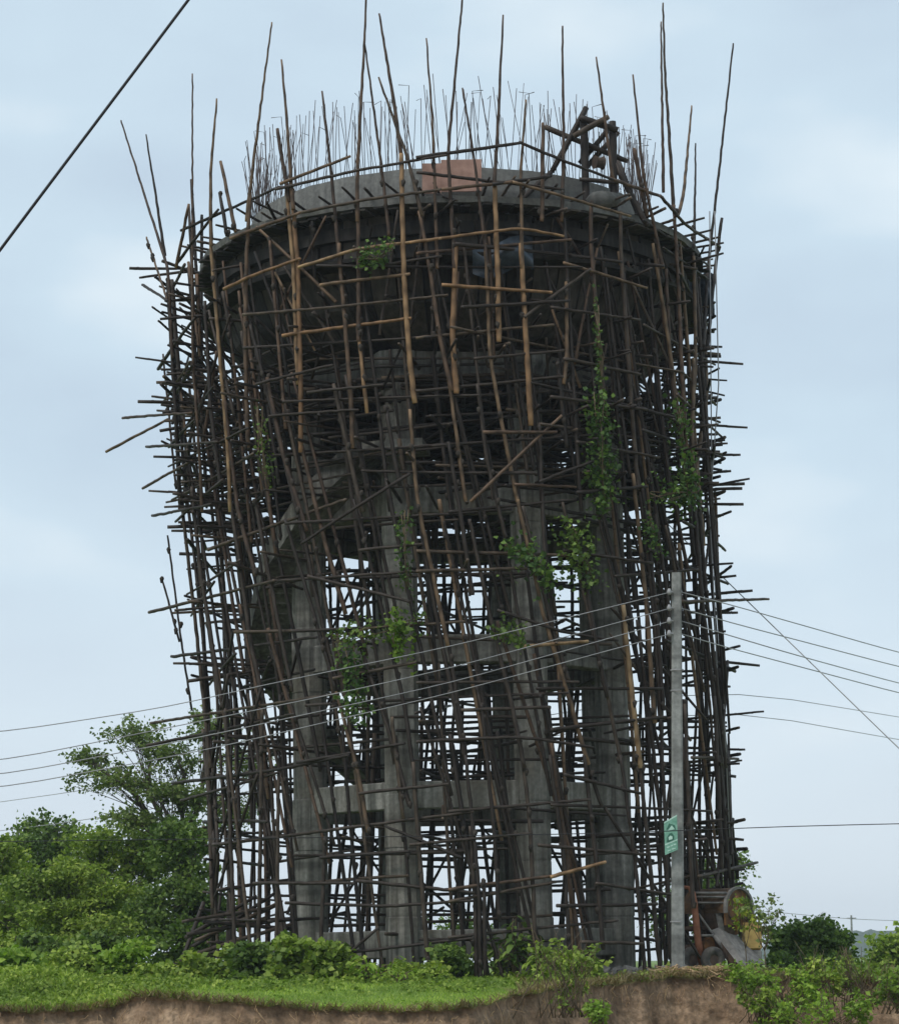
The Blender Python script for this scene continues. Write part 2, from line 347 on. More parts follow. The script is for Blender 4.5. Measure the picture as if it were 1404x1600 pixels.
def plant(name, label, cat, base, lobes, leaf, size, clumps, per, spread, trunk=.06, group=None, up=.4, w=.42, stem='bark', forks=None, twig=.012, tname='trunk', cname='crown', hollow=.45, sprigs=5):
    """a trunk forking to lobes (world ellipsoids), clumps of leaves through each lobe, a twig to each clump"""
    root = empty(name, base, label, cat, group); base = np.asarray(base, float)
    mb = MB(); P = []; cen = np.array([l[:3] for l in lobes], float); top = cen.mean(0)
    fork = base + (top - base) * (.45 if forks is None else forks)
    if trunk: mb.tube(curve(base, fork, 0, 6, trunk * .35), np.linspace(trunk, trunk * .7, 6), 7)
    for li, (cx, cy, cz, rx, ry, rz) in enumerate(lobes):
        c = np.array([cx, cy, cz]); r = np.array([rx, ry, rz]); nC = max(3, int(clumps * (rx * ry * rz)**.4 / np.mean([(l[3] * l[4] * l[5])**.4 for l in lobes])))
        br = curve(fork, c, .15 * np.linalg.norm(c - fork) * .3, 6, .03 * np.linalg.norm(c - fork))
        if trunk: mb.tube(br, np.linspace(trunk * .55, trunk * .22, 6), 5)
        u = rng.normal(size=(nC, 3)); u /= np.linalg.norm(u, axis=1)[:, None]; u *= rng.uniform(hollow, 1.0, (nC, 1))
        cc = c + u * r * (1 + .18 * rng.normal(size=(nC, 1)))
        cc[:, 2] = np.maximum(cc[:, 2], base[2] + .05)
        for q in cc:
            s0 = br[rng.integers(2, 6)]
            if twig: mb.tube(curve(s0, q, .05, 4, .02), np.linspace(twig, twig * .4, 4), 4)
            k = int(per * rng.uniform(.5, 1.4)); sp = spread * rng.uniform(.7, 1.3)
            P.append(q + rng.normal(size=(k, 3)) * np.array([sp, sp, sp * .55]))
        for _ in range(sprigs):
            u = rng.normal(size=3); u[2] = abs(u[2]) + .3; u /= np.linalg.norm(u); q = c + u * r * rng.uniform(1.05, 1.55); p0 = c + u * r * .4; pth = curve(p0, q, .04, 6, .03 * r.mean())
            mb.tube(pth, np.linspace(max(twig, .004), .003, 6), 4); k = int(rng.uniform(10, 22)); t_ = rng.uniform(.25, 1, k) * 5
            P.append(np.stack([np.interp(t_, range(6), pth[:, i]) for i in range(3)], 1) + rng.normal(0, size * .45, (k, 3)))
    P = np.vstack(P); P = P[P[:, 2] > base[2] - .1]
    link(cname, leaf_mesh(P, size, up=up, w=w), leaf, root)
    if mb.v: link(tname, mb.mesh(True), stem, root)
    return root
def lobe(x, y, Y, hw, hh, dep=None):
    c = at(x, y, Y); k = pxm(Y); return (c[0], c[1], c[2], hw / k, (dep if dep else hw / k), hh / k)
def gbase(x, Y):
    X = at(x, 1505, Y)[0]; return (X, Y, float(ground_z(X, Y)))

# ============================================================ water tower
tower = empty('water_tower', (TX, TY, GZ), 'unfinished grey concrete water tower on eight columns with a flared tank', 'water tower')
TH = [R_(3 + 22.5 + 45 * k) for k in range(8)]; RC = 3.12
def pt(r, a, z): return np.array([TX + r * math.sin(a), TY - r * math.cos(a), z])
LEV = [(1.95, .5), (4.63, .5), (7.31, .52), (10.1, .5)]
def column_mesh():
    v = []; f = []; zs = [0.0]; z = .0
    prof = []
    while z < 11.5 - .01:
        h = min(random.uniform(.95, 1.25), 11.5 - z); r = .325 * random.uniform(.97, 1.03)
        prof += [(r * .99, z), (r, z + .02), (r, z + h - .025), (r * .965, z + h)]; z += h
    n = 8
    for r, zz in prof:
        for k in range(n): a = (k + .5) * 2 * math.pi / n; v.append((r * math.cos(a), r * math.sin(a), zz))
    for i in range(len(prof) - 1):
        for k in range(n): k2 = (k + 1) % n; f.append([i * n + k, i * n + k2, (i + 1) * n + k2, (i + 1) * n + k])
    return mesh(v, f)
for a in TH:
    c = link('column', column_mesh(), 'concrete', tower, pt(RC, a, GZ - .1)); c.rotation_euler.z = a
def beam(a0, a1, r, zc, h, w, name='ring_beam', m='concrete'):
    p, q = pt(r, a0, zc), pt(r, a1, zc); d = q - p; L = np.linalg.norm(d) - .5
    me = box_mesh((L, w, h), .02)
    o = link(name, me, m, tower, (p + q) / 2); o.rotation_euler.z = math.atan2(d[1], d[0]); return o
for zc, h in LEV:
    for k in range(8): beam(TH[k], TH[(k + 1) % 8], RC, zc, h, .32)
for k in range(8):                                                        # haunches where beams meet columns are part of each beam level
    beam(TH[k], TH[(k + 1) % 8], RC + .02, 12.66, .56, .42, 'ring_beam')
    c = link('column_head', lathe_me if False else mesh(*lathe([(.33, 0), (.46, .3), (.46, .55), (0, .55), (0, 0)], 8)), 'concrete', tower, pt(RC, TH[k], 12.36))
# tank floor, conical shuttering, cylinder shuttering, gallery and upper wall
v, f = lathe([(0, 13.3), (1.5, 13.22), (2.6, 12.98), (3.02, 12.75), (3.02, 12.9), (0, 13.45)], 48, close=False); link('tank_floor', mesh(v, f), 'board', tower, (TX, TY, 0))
NB = 56
for k in range(NB):
    a0 = 2 * math.pi * k / NB + .004; a1 = 2 * math.pi * (k + 1) / NB - .004; o_ = random.uniform(0, .05)
    v, f = lathe([(3.0, 12.92), (3.05 + o_, 12.9), (3.78 + o_, 13.08), (4.33 + o_, 13.55), (4.62 + o_, 14.28), (4.62, 14.34), (4.5, 14.34), (4.2, 13.6), (3.7, 13.15)], 2, a0, a1)
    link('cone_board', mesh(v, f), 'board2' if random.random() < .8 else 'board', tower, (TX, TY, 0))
    o_ = random.uniform(0, .05); zt = 15.16 + random.uniform(-.02, .04)
    v, f = lathe([(4.48, 14.36), (4.58 + o_, 14.36), (4.58 + o_, zt), (4.48, zt)], 2, a0, a1)
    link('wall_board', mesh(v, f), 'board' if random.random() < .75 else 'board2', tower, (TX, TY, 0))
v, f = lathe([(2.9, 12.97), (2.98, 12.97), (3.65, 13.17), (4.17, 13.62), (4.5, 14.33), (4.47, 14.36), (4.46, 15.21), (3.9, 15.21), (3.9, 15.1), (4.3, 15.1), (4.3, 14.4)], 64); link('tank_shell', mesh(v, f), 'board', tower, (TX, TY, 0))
v, f = lathe([(4.45, 14.2), (5.0, 14.24), (5.02, 14.3), (4.63, 14.345), (4.45, 14.345)], 80, jit=.012); link('lower_lip', mesh(v, f), 'board', tower, (TX, TY, 0))
v, f = lathe([(4.05, 15.22), (5.02, 15.24), (5.04, 15.36), (4.05, 15.38)], 96, jit=.012); link('gallery_slab', mesh(v, f), 'wall', tower, (TX, TY, 0))
for k in range(96):                                                       # gallery shuttering: radial boards of uneven length
    a = 2 * math.pi * k / 96 + random.uniform(-.015, .015); r0 = 4.62; r1 = random.uniform(4.98, 5.22); z = 15.175 + random.uniform(-.012, .012)
    o = link('gallery_board', box_mesh((random.uniform(.17, .27), r1 - r0, .035), 0), 'board' if random.random() < .7 else 'board2', tower, pt((r0 + r1) / 2, a, z)); o.rotation_euler = (random.uniform(.0, .08), random.uniform(-.04, .04), a)
v, f = lathe([(3.82, 15.25), (4.02, 15.25), (4.02, 15.8), (4.01, 16.23), (3.83, 16.24)], 96, jit=.008); link('upper_wall', mesh(v, f), 'wall', tower, (TX, TY, 0))
v, f = lathe([(4.56, 14.75), (4.74, 14.75), (4.74, 14.98), (4.56, 14.98)], 64, jit=.01); link('waling_band', mesh(v, f), 'board', tower, (TX, TY, 0))
# rebar
rb = []
for k in range(4):
    h = random.uniform(1.35, 1.6); b0 = random.uniform(-.05, .05); pts = [(0, 0, -.3), (b0 * .3, 0, h * .4), (b0, random.uniform(-.04, .04), h)]
    if k == 3: pts += [(b0 + .2, .02, h + .01)]
    rb.append(tube(pts, .0072, 4))
for k in range(298):
    a = 2 * math.pi * (k // 2 + random.uniform(-.25, .25)) / 149; r = 3.88 if k % 2 else 3.97
    o = link('rebar', rb[random.choice((0, 0, 1, 1, 2, 2, 3))], 'rebar', tower, pt(r, a, 16.21)); o.rotation_euler = (random.gauss(0, .09), random.gauss(0, .09), random.uniform(0, 6.28)); o.scale.z = random.uniform(.85, 1.2)
mb = MB()
for k in range(150):
    a = random.uniform(0, 6.28); p = pt(random.uniform(3.84, 4.0), a, 16.1); h = random.uniform(.9, 1.75); q = p + np.array([random.gauss(0, .13), random.gauss(0, .13), h]); mb.tube([p, (p + q) / 2 + np.array([random.gauss(0, .02), 0, 0]), q], .006, 4)
tag(link('rebars', mb.mesh(), 'rebar', tower), kind='stuff')
# spiral stair with solid side wall
st0, st1, zs0, zs1 = R_(-24), R_(-150), 11.05, 5.35; NS = 34
def helix(r0, r1, za, zb, n=40, a0=st0, a1=st1):
    v = []; f = []
    for i in range(n + 1):
        u = i / n; a = a0 + (a1 - a0) * u; z = zs0 + (zs1 - zs0) * u
        for r, zz in ((r0, za), (r1, za), (r1, zb), (r0, zb)): v.append((r * math.sin(a), -r * math.cos(a), z + zz))
    for i in range(n):
        for j in range(4): k = (j + 1) % 4; f.append([i * 4 + j, i * 4 + k, i * 4 + 4 + k, i * 4 + 4 + j])
    f += [[3, 2, 1, 0], [n * 4 + j for j in range(4)]]
    return mesh(v, f)
stair = link('stair_flight', helix(3.3, 3.98, -.2, 0, 6), 'stairc', tower, (TX, TY, 0))
for i in range(NS):
    u0, u1 = i / NS, (i + 1) / NS; a0, a1 = st0 + (st1 - st0) * u0, st0 + (st1 - st0) * u1; z = zs0 + (zs1 - zs0) * u0
    v, f = lathe([(3.34, z - .2), (3.8, z - .2), (3.8, z + .0), (3.34, z + .0)], 1, a1, a0)
    o = link('step', mesh(v, f), 'concrete'); o.parent = stair; o.location = (0, 0, 0)
o = link('side_wall', helix(3.96, 4.05, -.22, .3, 6), 'stairc'); o.parent = stair; o.location = (0, 0, 0)
v, f = lathe([(3.2, 10.9), (4.15, 10.9), (4.15, 11.06), (3.2, 11.06)], 6, R_(-24), R_(-8)); link('stair_landing', mesh(v, f), 'concrete', tower, (TX, TY, 0))

# ============================================================ scaffold
scaf = empty('bamboo_scaffold', (TX, TY, GZ), 'dense weathered bamboo scaffold lashed all around the water tower', 'scaffold')
def XL(z): return float(np.interp(z, [1.35, 6, 11.8, 15.2, 18], [-4.68, -4.75, -5.45, -5.65, -5.6]))
def XR(z): return float(np.interp(z, [1.35, 9, 15, 18], [5.42, 5.36, 5.15, 5.1]))
def ring(z): l, r = XL(z), XR(z); return (l + r) / 2, (r - l) / 2
def sp(a, z, dr=0): c, r = ring(z); return np.array([c + (r + dr) * math.sin(a), TY - (r + dr) * math.cos(a), z])
def pix(x, y, dr=0):
    z = at(x, y, 44.5)[2]
    for _ in range(4):
        c, r = ring(z); p = cyl(x, y, r + dr, c, TY)
        if p is None: p = at(x, y, TY)
        z = p[2]
    return p
TR_UP = """
189,188 262,420 270,560|228,210 258,400|t 229,371 262,470|m 301,115 301,420 302,565 312,707 316,800|339,154 329,270 330,385|n 329,380 345,572 358,726 360,800|425,35 391,296 385,346
m 391,300 385,420 384,560 388,700|440,93 452,246 458,327|N 454,277 466,420 470,611 470,707|n 447,285 459,420 464,560 466,600|m 503,142 518,269 531,420|m 529,380 541,526 548,611 551,700|573,-20 558,262 558,346
m 558,300 560,380 560,534|n 560,520 573,645|570,69 596,262 608,369|592,21 614,154 627,246|N 627,240 631,420 639,553 648,630|591,121 637,246 660,338|m 655,330 671,420 688,534 706,611|m 700,590 727,784|666,60 677,215 683,420
345,252 368,362|344,304 354,365|433,201 452,315|m 724,-20 700,238 710,420|N 712,380 706,522 713,615|722,137 740,238 762,420|758,380 765,553 783,657 808,784|786,23 779,173 772,292|N 772,280 777,420 779,534|m 821,156 813,269 815,420|N 813,380 819,495 829,665
878,40 881,231 877,346|881,340 892,553 900,688 908,800|931,89 944,181 957,280|988,117 1004,269 1035,420|m 1019,380 1038,495 1054,611 1069,726|1035,5 1038,115 1052,327|1032,34 1036,300|1080,165 1067,308 1058,338|1086,224 1083,420|1145,68 1104,420 1098,545|1127,340 1117,420 1104,545
m 848,192 846,346|990,231 1010,338|969,330 969,380 979,534 996,765|923,320 923,380 935,534 946,657|m 1052,320 1060,450 1064,560 1072,700|m 1040,420 1046,560 1062,700|1083,400 1086,560 1078,700|1100,480 1104,620 1083,760|m 1083,560 1080,700 1085,780
279,740 310,1018 329,1200|262,440 275,640 282,790|t 255,553 275,760|300,760 314,895 348,1107|t 262,836 283,995 300,1110|t 254,907 281,1003|360,780 391,1003 414,1107|398,780 437,980 456,1080|391,507 464,800|445,811 491,965 525,1080|464,780 495,934 529,1080|521,600 566,800|552,780 583,895 633,1107 645,1200
m 640,640 652,780 700,1011|733,811 765,965 796,1088 819,1200|662,857 688,995 727,1188|m 808,780 850,965 881,1065 919,1195|816,790 858,965 888,1065|877,780 912,926 946,1072 969,1188|842,660 850,865 868,960|996,740 1019,953 1031,1126|m 988,740 1010,953 1022,1130|1003,760 1025,950 1036,1110|1081,760 1096,934 1115,1088 1127,1200|1089,760 1104,934 1122,1088 1133,1200|1023,803 1046,965 1050,1100|N 973,945 988,1088 1000,1200
323,1150 335,1334 329,1541|329,1150 341,1334 333,1500|317,1140 326,1250 332,1420|352,1107 369,1541|435,1203 431,1541|410,1107 404,1472|508,1307 500,1526|m 525,1080 560,1210 575,1300|645,1190 655,1330 668,1500|612,1120 630,1280|727,1180 748,1388 750,1534|734,1290 742,1400 744,1530|756,1380 758,1530|815,1180 827,1280 835,1449 838,1520|912,1180 940,1261|912,1180 931,1345 942,1484
969,1180 992,1345 1008,1526|998,1180 1013,1334 1031,1518|1031,1120 1040,1300 1046,1500|1069,1100 1079,1357 1082,1420|1115,1088 1127,1357|1123,1180 1138,1372|1142,1285 1152,1372|700,1000 727,1180|m 884,440 886,560 880,600|m 470,690 500,820 540,960|m 417,590 445,720 480,830|m 350,620 372,800 400,900|560,1000 610,1150 640,1260|752,1100 772,1300 780,1440|858,1180 880,1340 890,1500|320,470 330,640 345,760|700,690 720,810 738,930|603,640 625,760|745,600 760,720 790,840|870,560 885,700|905,860 930,1000 948,1090
"""
TR_LE = """
283,360 437,292|430,296 548,268 698,242|437,287 548,244|650,246 815,223|810,222 877,250 958,281|950,278 1035,308|1030,305 1073,354 1123,385|275,413 341,327|275,419 295,319|650,269 881,296|769,288 861,275|n 640,379 811,356 880,369|650,396 892,374|379,715 700,695|380,492 512,481 700,461|n 441,524 642,497|380,544 678,526|480,613 599,601|650,611 880,588|640,698 954,678|m 755,675 870,675|m 804,757 900,761|842,753 927,720|m 735,784 877,649|n 690,445 862,457|819,495 923,420|650,528 865,507
268,1026 495,995|233,957 429,907|425,908 560,898 700,890|325,859 541,780|445,818 700,803|456,986 598,980|235,1130 429,1099 529,1084|229,1165 306,1149 460,1115|464,1192 633,1161|650,861 888,868|650,892 823,888|777,953 881,988 965,1001|n 817,1010 919,1002|650,1067 904,1065|838,1076 1035,1076|650,1159 815,1151 927,1168|m 1060,940 1200,936|333,1320 531,1295|525,1296 740,1268|396,1380 554,1380|446,1411 608,1416 740,1407|548,1488 740,1466|556,1376 740,1395|508,1522 592,1449
269,1224 430,1203 546,1180|283,1251 435,1207|700,1465 965,1438|m 700,1390 869,1368|n 860,1370 946,1347|700,1409 869,1378|869,1415 1027,1413|700,1268 923,1249|908,1472 1004,1474|1090,1370 1183,1348|n 466,418 560,388 690,372|n 350,452 400,428 470,404|470,332 580,310 690,296|690,296 800,284|360,372 470,332|800,284 900,312 985,338|m 166,706 262,655|m 192,653 300,645|m 223,763 300,720|238,806 330,788|229,698 340,690|223,445 262,470|880,560 1000,585|900,690 1030,715|880,860 1020,880|860,1140 1040,1120|560,1240 700,1225|500,1340 640,1330|640,1320 830,1302|640,740 560,790 470,850|700,800 900,780|880,410 1010,450|560,420 690,400|860,480 1000,500|480,900 640,940|720,1110 860,1105
500,445 640,428|720,480 890,470|740,560 880,548|400,600 520,570|420,650 560,640|860,620 1010,640|900,770 1010,760|960,900 1090,890|560,860 660,850|520,1060 650,1035|880,1210 1000,1240|840,1320 1010,1335|930,1380 1060,1400|720,1340 600,1290
"""
def parse(s):
    out = []
    for it in s.replace('\n', '|').split('|'):
        t = it.split()
        if not t: continue
        mk = 'old'
        if t[0] in 'mnNt': mk = {'m': 'mid', 'n': 'new', 'N': 'new', 't': 'old'}[t[0]]; big = {'N': 1, 't': 2}.get(t[0], 0); t = t[1:]
        else: big = False
        out.append((mk, big, [tuple(map(float, q.split(','))) for q in t]))
    return out
def traced(name, items, dr0, r0):
    for mk, big, pp in items:
        thin = big == 2; big = big == 1
        dr = dr0 + random.uniform(-.05, .05); P = np.array([pix(x, y, dr) for x, y in pp])
        if len(P) == 2: P = np.array([P[0], (P[0] + P[1]) / 2, P[1]])
        if name == 'upright_pole': P = P[::-1]
        for i in range(len(P)):
            gz = ground_z(P[i][0], P[i][1]) - .25
            P[i][2] = max(P[i][2], gz)
        top = P[-1][2] > 17
        if mk == 'old' and (top or P[-1][2] > 13.5) and random.random() < .65: mk = 'mid'
        v, f, a = bamboo_arrays(P - P[0], (r0 + .008 * big - .015 * thin - .003 * top) * random.uniform(.9, 1.1), .55 if top else .18, .4, 7, .002)
        link(name, bamboo_mesh(v, f, a, mk), None, scaf, P[0])
traced('upright_pole', parse(TR_UP), 0, .037)
traced('ledger_pole', parse(TR_LE), .1, .03)
kinds = {'upright_pole': [], 'ledger_pole': [], 'cross_pole': [], 'brace_pole': []}
for off, n, front in ((-1.05, 28, True), (-.05, 36, False), (-.55, 15, True), (-.12, 15, True)):
    for k in range(n):
        a = 2 * math.pi * (k + random.uniform(-.3, .3)) / n; a = (a + math.pi) % (2 * math.pi) - math.pi
        if not front and abs(a) < 1.25: continue
        if off < -.4 and abs(a) < 1.05 and random.random() < .45: continue
        tw = random.gauss(-.022, .012); z = GZ - .1; aa = a
        while z < 13.6:
            L = random.uniform(4, 6.5); z1 = min(z + L, random.uniform(13.8, 15.6) if off > -1 else random.uniform(12.2, 13.6))
            dr = off + random.uniform(-.08, .08); a1 = aa + tw * (z1 - z) * (1 if z < 9 else .3)
            if off < -1 and z1 > 12.7: z1 = 12.7
            if z1 - z < .8: break
            kinds['upright_pole'].append((sp(aa, z, dr), sp(a1, z1, dr + random.uniform(-.06, .06)), random.uniform(.03, .042), 'old' if random.random() < .8 else 'mid')); z = z1 - random.uniform(.5, 1.2); aa = a1
            if z1 > 12.5: break
for k in range(46):                                                      # short uprights and slanting pieces against the drum
    a = random.uniform(-1.35, 1.35); z = random.uniform(11, 14); dr = random.uniform(-.6, -.1); L = random.uniform(1.2, 3); kinds['brace_pole' if k % 3 else 'upright_pole'].append((sp(a, z, dr), sp(a + random.gauss(-.03, .12 if k % 3 else .03), min(z + L, 15.1), dr), random.uniform(.024, .036), random.choice(('old', 'mid', 'old'))))
for k in range(34):                                                      # long front poles that lean the way the whole cage twists
    a = random.uniform(-1.1, 1.25); z = random.choice((GZ - .1, 3.2, 5.2, 7, 8.6, 10)) + random.uniform(0, .6) * (k % 3 > 0); L = random.uniform(4, 6.2); z1 = min(z + L, 14.6); tw = random.gauss(-.04, .012) * (1 if z < 9 else .35); dr = random.uniform(-.45, -.1)
    if z < 2: z = GZ - .1
    kinds['upright_pole'].append((sp(a, z, dr), sp(a + tw * (z1 - z), z1, dr), random.uniform(.03, .038), random.choice(('old', 'old', 'mid')))); p_, q_ = kinds['upright_pole'][-1][:2]
    if k % 2: kinds['upright_pole'].append((p_ + np.array([.1, -.02, .3 if z > 2 else 0]), q_ + np.array([.08, -.02, -.4]), .034, 'old'))
for k in range(140):                                                      # raking struts that carry the shuttering of the tank cone
    a = random.uniform(-math.pi, math.pi); z = random.uniform(11.2, 13.9); kinds['brace_pole'].append((sp(a, z, random.uniform(-1.5, -.9)), sp(a + random.uniform(-.2, .2), z + random.uniform(.5, 1.5), random.uniform(-.6, -.1)), random.uniform(.02, .03), 'old'))
for k in range(16):                                                      # back-side tops above the gallery
    a = random.uniform(1.9, 4.4); z = random.uniform(12.5, 14); kinds['upright_pole'].append((sp(a, z, 0), sp(a + random.uniform(-.1, .1), random.uniform(16.5, 18.5), random.uniform(-.2, .2)), .04, 'mid'))
low = [1.95, 2.5, 3.1, 3.7, 4.15, 5.2, 5.65, 6.1, 7.1, 7.5, 8.5, 8.9, 9.6]
dense = list(np.arange(10.15, 13.5, .3)); upz = [13.9, 14.4, 14.9, 15.25]
for z in low + dense + upz:
    dn = z in dense
    for off, n, pf, pb in ((.05, 11, .16, .9), (-1.0, 10, .42, .9), (-1.15, 8, .2, .6)):
        if off < -.9 and z > 13: continue
        if z > 10: pf = min(1, pf * 1.9)
        for k in range(n):
            a = 2 * math.pi * (k + random.uniform(-.4, .4)) / n; a = (a + math.pi) % (2 * math.pi) - math.pi; h = random.uniform(.27, .48); zz = z + random.uniform(-.18, .18)
            pr = pf if abs(a) < 1.15 else pb
            if random.random() > pr * (.55 if z < 4 else .8 if z < 9.8 else 1): continue
            t = random.gauss(.03, .07); dd = off + random.uniform(-.05, .1)
            kinds['ledger_pole'].append((sp(a - h, zz - t, dd + .3 * h), sp(a + h, zz + t, dd + .3 * h), random.uniform(.024, .036), 'old'))
    n = 30 if dn else (12 if z < 4 else 19)
    for k in range(n):
        a = random.uniform(-math.pi, math.pi); zz = z + random.uniform(-.2, .2); t = random.gauss(0, .08)
        out = random.uniform(.02, .3) if random.random() < .8 else random.uniform(.3, .75)
        if abs(a) < 1.0 and random.random() < (.68 if z < 10 else .35): continue
        r0 = -1.35 if z < 12.6 else (-.85 if z < 13.6 else -.6)
        kinds['cross_pole'].append((sp(a + random.uniform(-.07, .07), zz - t, r0), sp(a, zz + t, out), random.uniform(.024, .035), 'old'))
    if z < 12.4:                                                          # poles that cross the inside between the columns
        for k in range(2 if z < 4 else 4 if z < 10 else 9):
            a = random.uniform(0, 6.28); b_ = a + random.uniform(1.7, 2.9); zz = z + random.uniform(-.25, .25)
            if math.cos(a) > .2 and math.cos(b_) > .2: continue
            kinds['cross_pole'].append((sp(a, zz, -1.2), sp(b_, zz + random.gauss(0, .12), -1.2), .032, 'old'))
for k in range(95):
    a = random.uniform(.9, 5.4); z = random.uniform(1.6, 12.5); s_ = random.choice((-1, 1)); off = random.choice((0, -1.0)); 
    kinds['brace_pole'].append((sp(a, z, off), sp(a + s_ * random.uniform(.15, .5), min(z + random.uniform(1.2, 3), 14), off + random.uniform(-.3, .1)), .03, 'old'))
for k in range(46):                                                      # props standing inside, under the tank floor
    a = random.uniform(0, 6.28); r = random.uniform(.6, 2.7); z = random.choice((10.3, 10.3, 7.5, 4.8)); p = pt(r, a, z); q = pt(r + random.uniform(-.2, .3), a + random.uniform(-.12, .12), 12.5 if z > 10 else z + 2.6)
    kinds['brace_pole'].append((p, q, .04, 'old'))
for k in range(22):
    a = random.uniform(0, 6.28); r = random.uniform(1.0, 2.9); kinds['brace_pole'].append((pt(r, a, GZ), pt(r + random.uniform(-.5, .3), a + random.uniform(-.25, .25), random.uniform(4.5, 7)), .042, 'old'))
for k, L in kinds.items():
    L.sort(key=lambda t: t[0][1] + t[1][1]); have = len([o for o in scaf.children if o.name.startswith(k)]); cap = 296 - have
    for p, q, r, mk in L[:cap]: put_pole(k, p, q, r, scaf, mk)
    if L[cap:]: joined_poles(k.replace('_pole', '_poles'), L[cap:], scaf)
# layered shuttering deck of poles under the tank floor
deck = []
for z in (12.28, 11.95):
    for y in np.arange(-3.9, 3.9, .17):
        h = math.sqrt(max(4.0**2 - y * y, .1)) * random.uniform(.9, 1.02)
        if z > 12: deck.append(((TX - h, TY + y, z + random.uniform(-.03, .03)), (TX + h, TY + y + random.uniform(-.1, .1), z + random.uniform(-.03, .03)), .042, 'old'))
        elif random.random() < .6: deck.append(((TX + y, TY - h, z), (TX + y + random.uniform(-.2, .2), TY + h, z), .042, 'old'))
joined_poles('deck_poles', deck, scaf)
# dark formwork panels added on the far side to block sky below the deck
for k in range(24):
    a = R_(100 + 160 * k / 23); z = random.uniform(11.2, 11.5); o = link('added_back_panel', box_mesh((.52, .03, random.uniform(1.1, 1.7)), 0), 'board', scaf, pt(3.75 + random.uniform(-.06, .06), a, z)); o.rotation_euler = (random.uniform(-.1, .1), random.uniform(-.1, .1), a)
# platform sticks round the gallery
for k in range(64):
    a = 2 * math.pi * k / 64 + random.uniform(-.03, .03); z = 15.42; put_pole('gallery_stick', pt(random.uniform(4.3, 4.7), a, z), pt(random.uniform(5.2, 5.55), a + random.uniform(-.06, .06), z + random.uniform(.0, .22)), .028, scaf)
# rope lashings at the joints
mb = MB()
for o in list(scaf.children):
    if not o.name.startswith('upright_pole'): continue
    me = o.data; nv = len(me.vertices); mw = Matrix.Translation(scaf.location) @ o.matrix_local if False else Matrix.Translation(scaf.location) @ Matrix.LocRotScale(o.location, o.rotation_euler, o.scale)
    if mw.translation.y > TY + 2: continue
    for _ in range(3):
        p = mw @ me.vertices[random.randrange(nv)].co
        if p.z > 16: continue
        q = p + Vector((random.uniform(-.03, .03), random.uniform(-.03, .03), .08)); mb.tube([p - Vector((0, 0, .05)), (p + q) / 2, q], [.02, .05, .025], 6)
tag(link('rope_lashings', mb.mesh(True), 'rope', scaf), kind='stuff')

# loose poles leaning at the left foot
for x0, y0, x1, y1 in ((246, 1518, 330, 1486), (263, 1549, 319, 1410), (285, 1440, 420, 1420), (290, 1465, 400, 1400), (293, 1460, 425, 1440), (300, 1480, 430, 1395), (305, 1470, 440, 1410), (300, 1492, 470, 1440), (320, 1490, 480, 1470), (318, 1440, 460, 1452)):
    Y = random.uniform(46.2, 47.4); p, q = at(x0, y0, Y), at(x1, y1, Y + .9)
    tag(put_pole('loose_bamboo_pole', p, q, .042, None), 'loose thick bamboo pole slanting low against the scaffold foot beside the trees', 'bamboo pole', 'loose poles at the scaffold foot')

# hoist frame
hb = pix(935, 330, -.5); hoist = empty('hoist_frame', hb, 'dark timber pulley hoist frame standing on the gallery of the tower', 'hoist')
def hp(name, x0, y0, x1, y1, r, d0=0, d1=0, mk='old', m='rustdark'):
    Yb = hb[1]; p, q = at(x0, y0, Yb + d0), at(x1, y1, Yb + d1); v, f, a = bamboo_arrays([p - hb, (p + q) / 2 - hb, q - hb], r, .1, .6, 7, .002)
    link(name, bamboo_mesh(v, f, a, mk), None, hoist, hb)
hp('post', 911, 182, 916, 335, .07); hp('post', 956, 190, 959, 330, .07); hp('post', 965, 250, 1000, 345, .05, 1, .5); hp('top_beam', 905, 184, 965, 203, .06, -.1, -.1)
hp('brace', 896, 213, 950, 182, .055, -.2, -.2); hp('rail', 850, 198, 981, 252, .05, .2, .2); hp('brace', 916, 168, 862, 268, .055, .1, .1); hp('brace', 862, 268, 772, 350, .045, .1, -.2)
hp('brace', 915, 262, 966, 206, .05, .5, .3); hp('brace', 905, 255, 955, 196, .05, .4, .3); hp('brace', 961, 256, 1011, 354, .055); hp('rail', 905, 280, 965, 285, .04, -.1, -.1)
pc = at(935, 254, hb[1]); o = link('pulley', mesh(*lathe([(0, -.09), (.13, -.09), (.1, -.03), (.1, .03), (.13, .09), (0, .09)], 16)), 'rustdark', hoist, pc); o.rotation_euler = (0, math.pi / 2, .4)
mb = MB(); mb.tube([at(935, 206, hb[1]) - pc, (0, 0, .1)], .012, 5); o = link('pulley_rope', mb.mesh(), 'rope', hoist, pc)
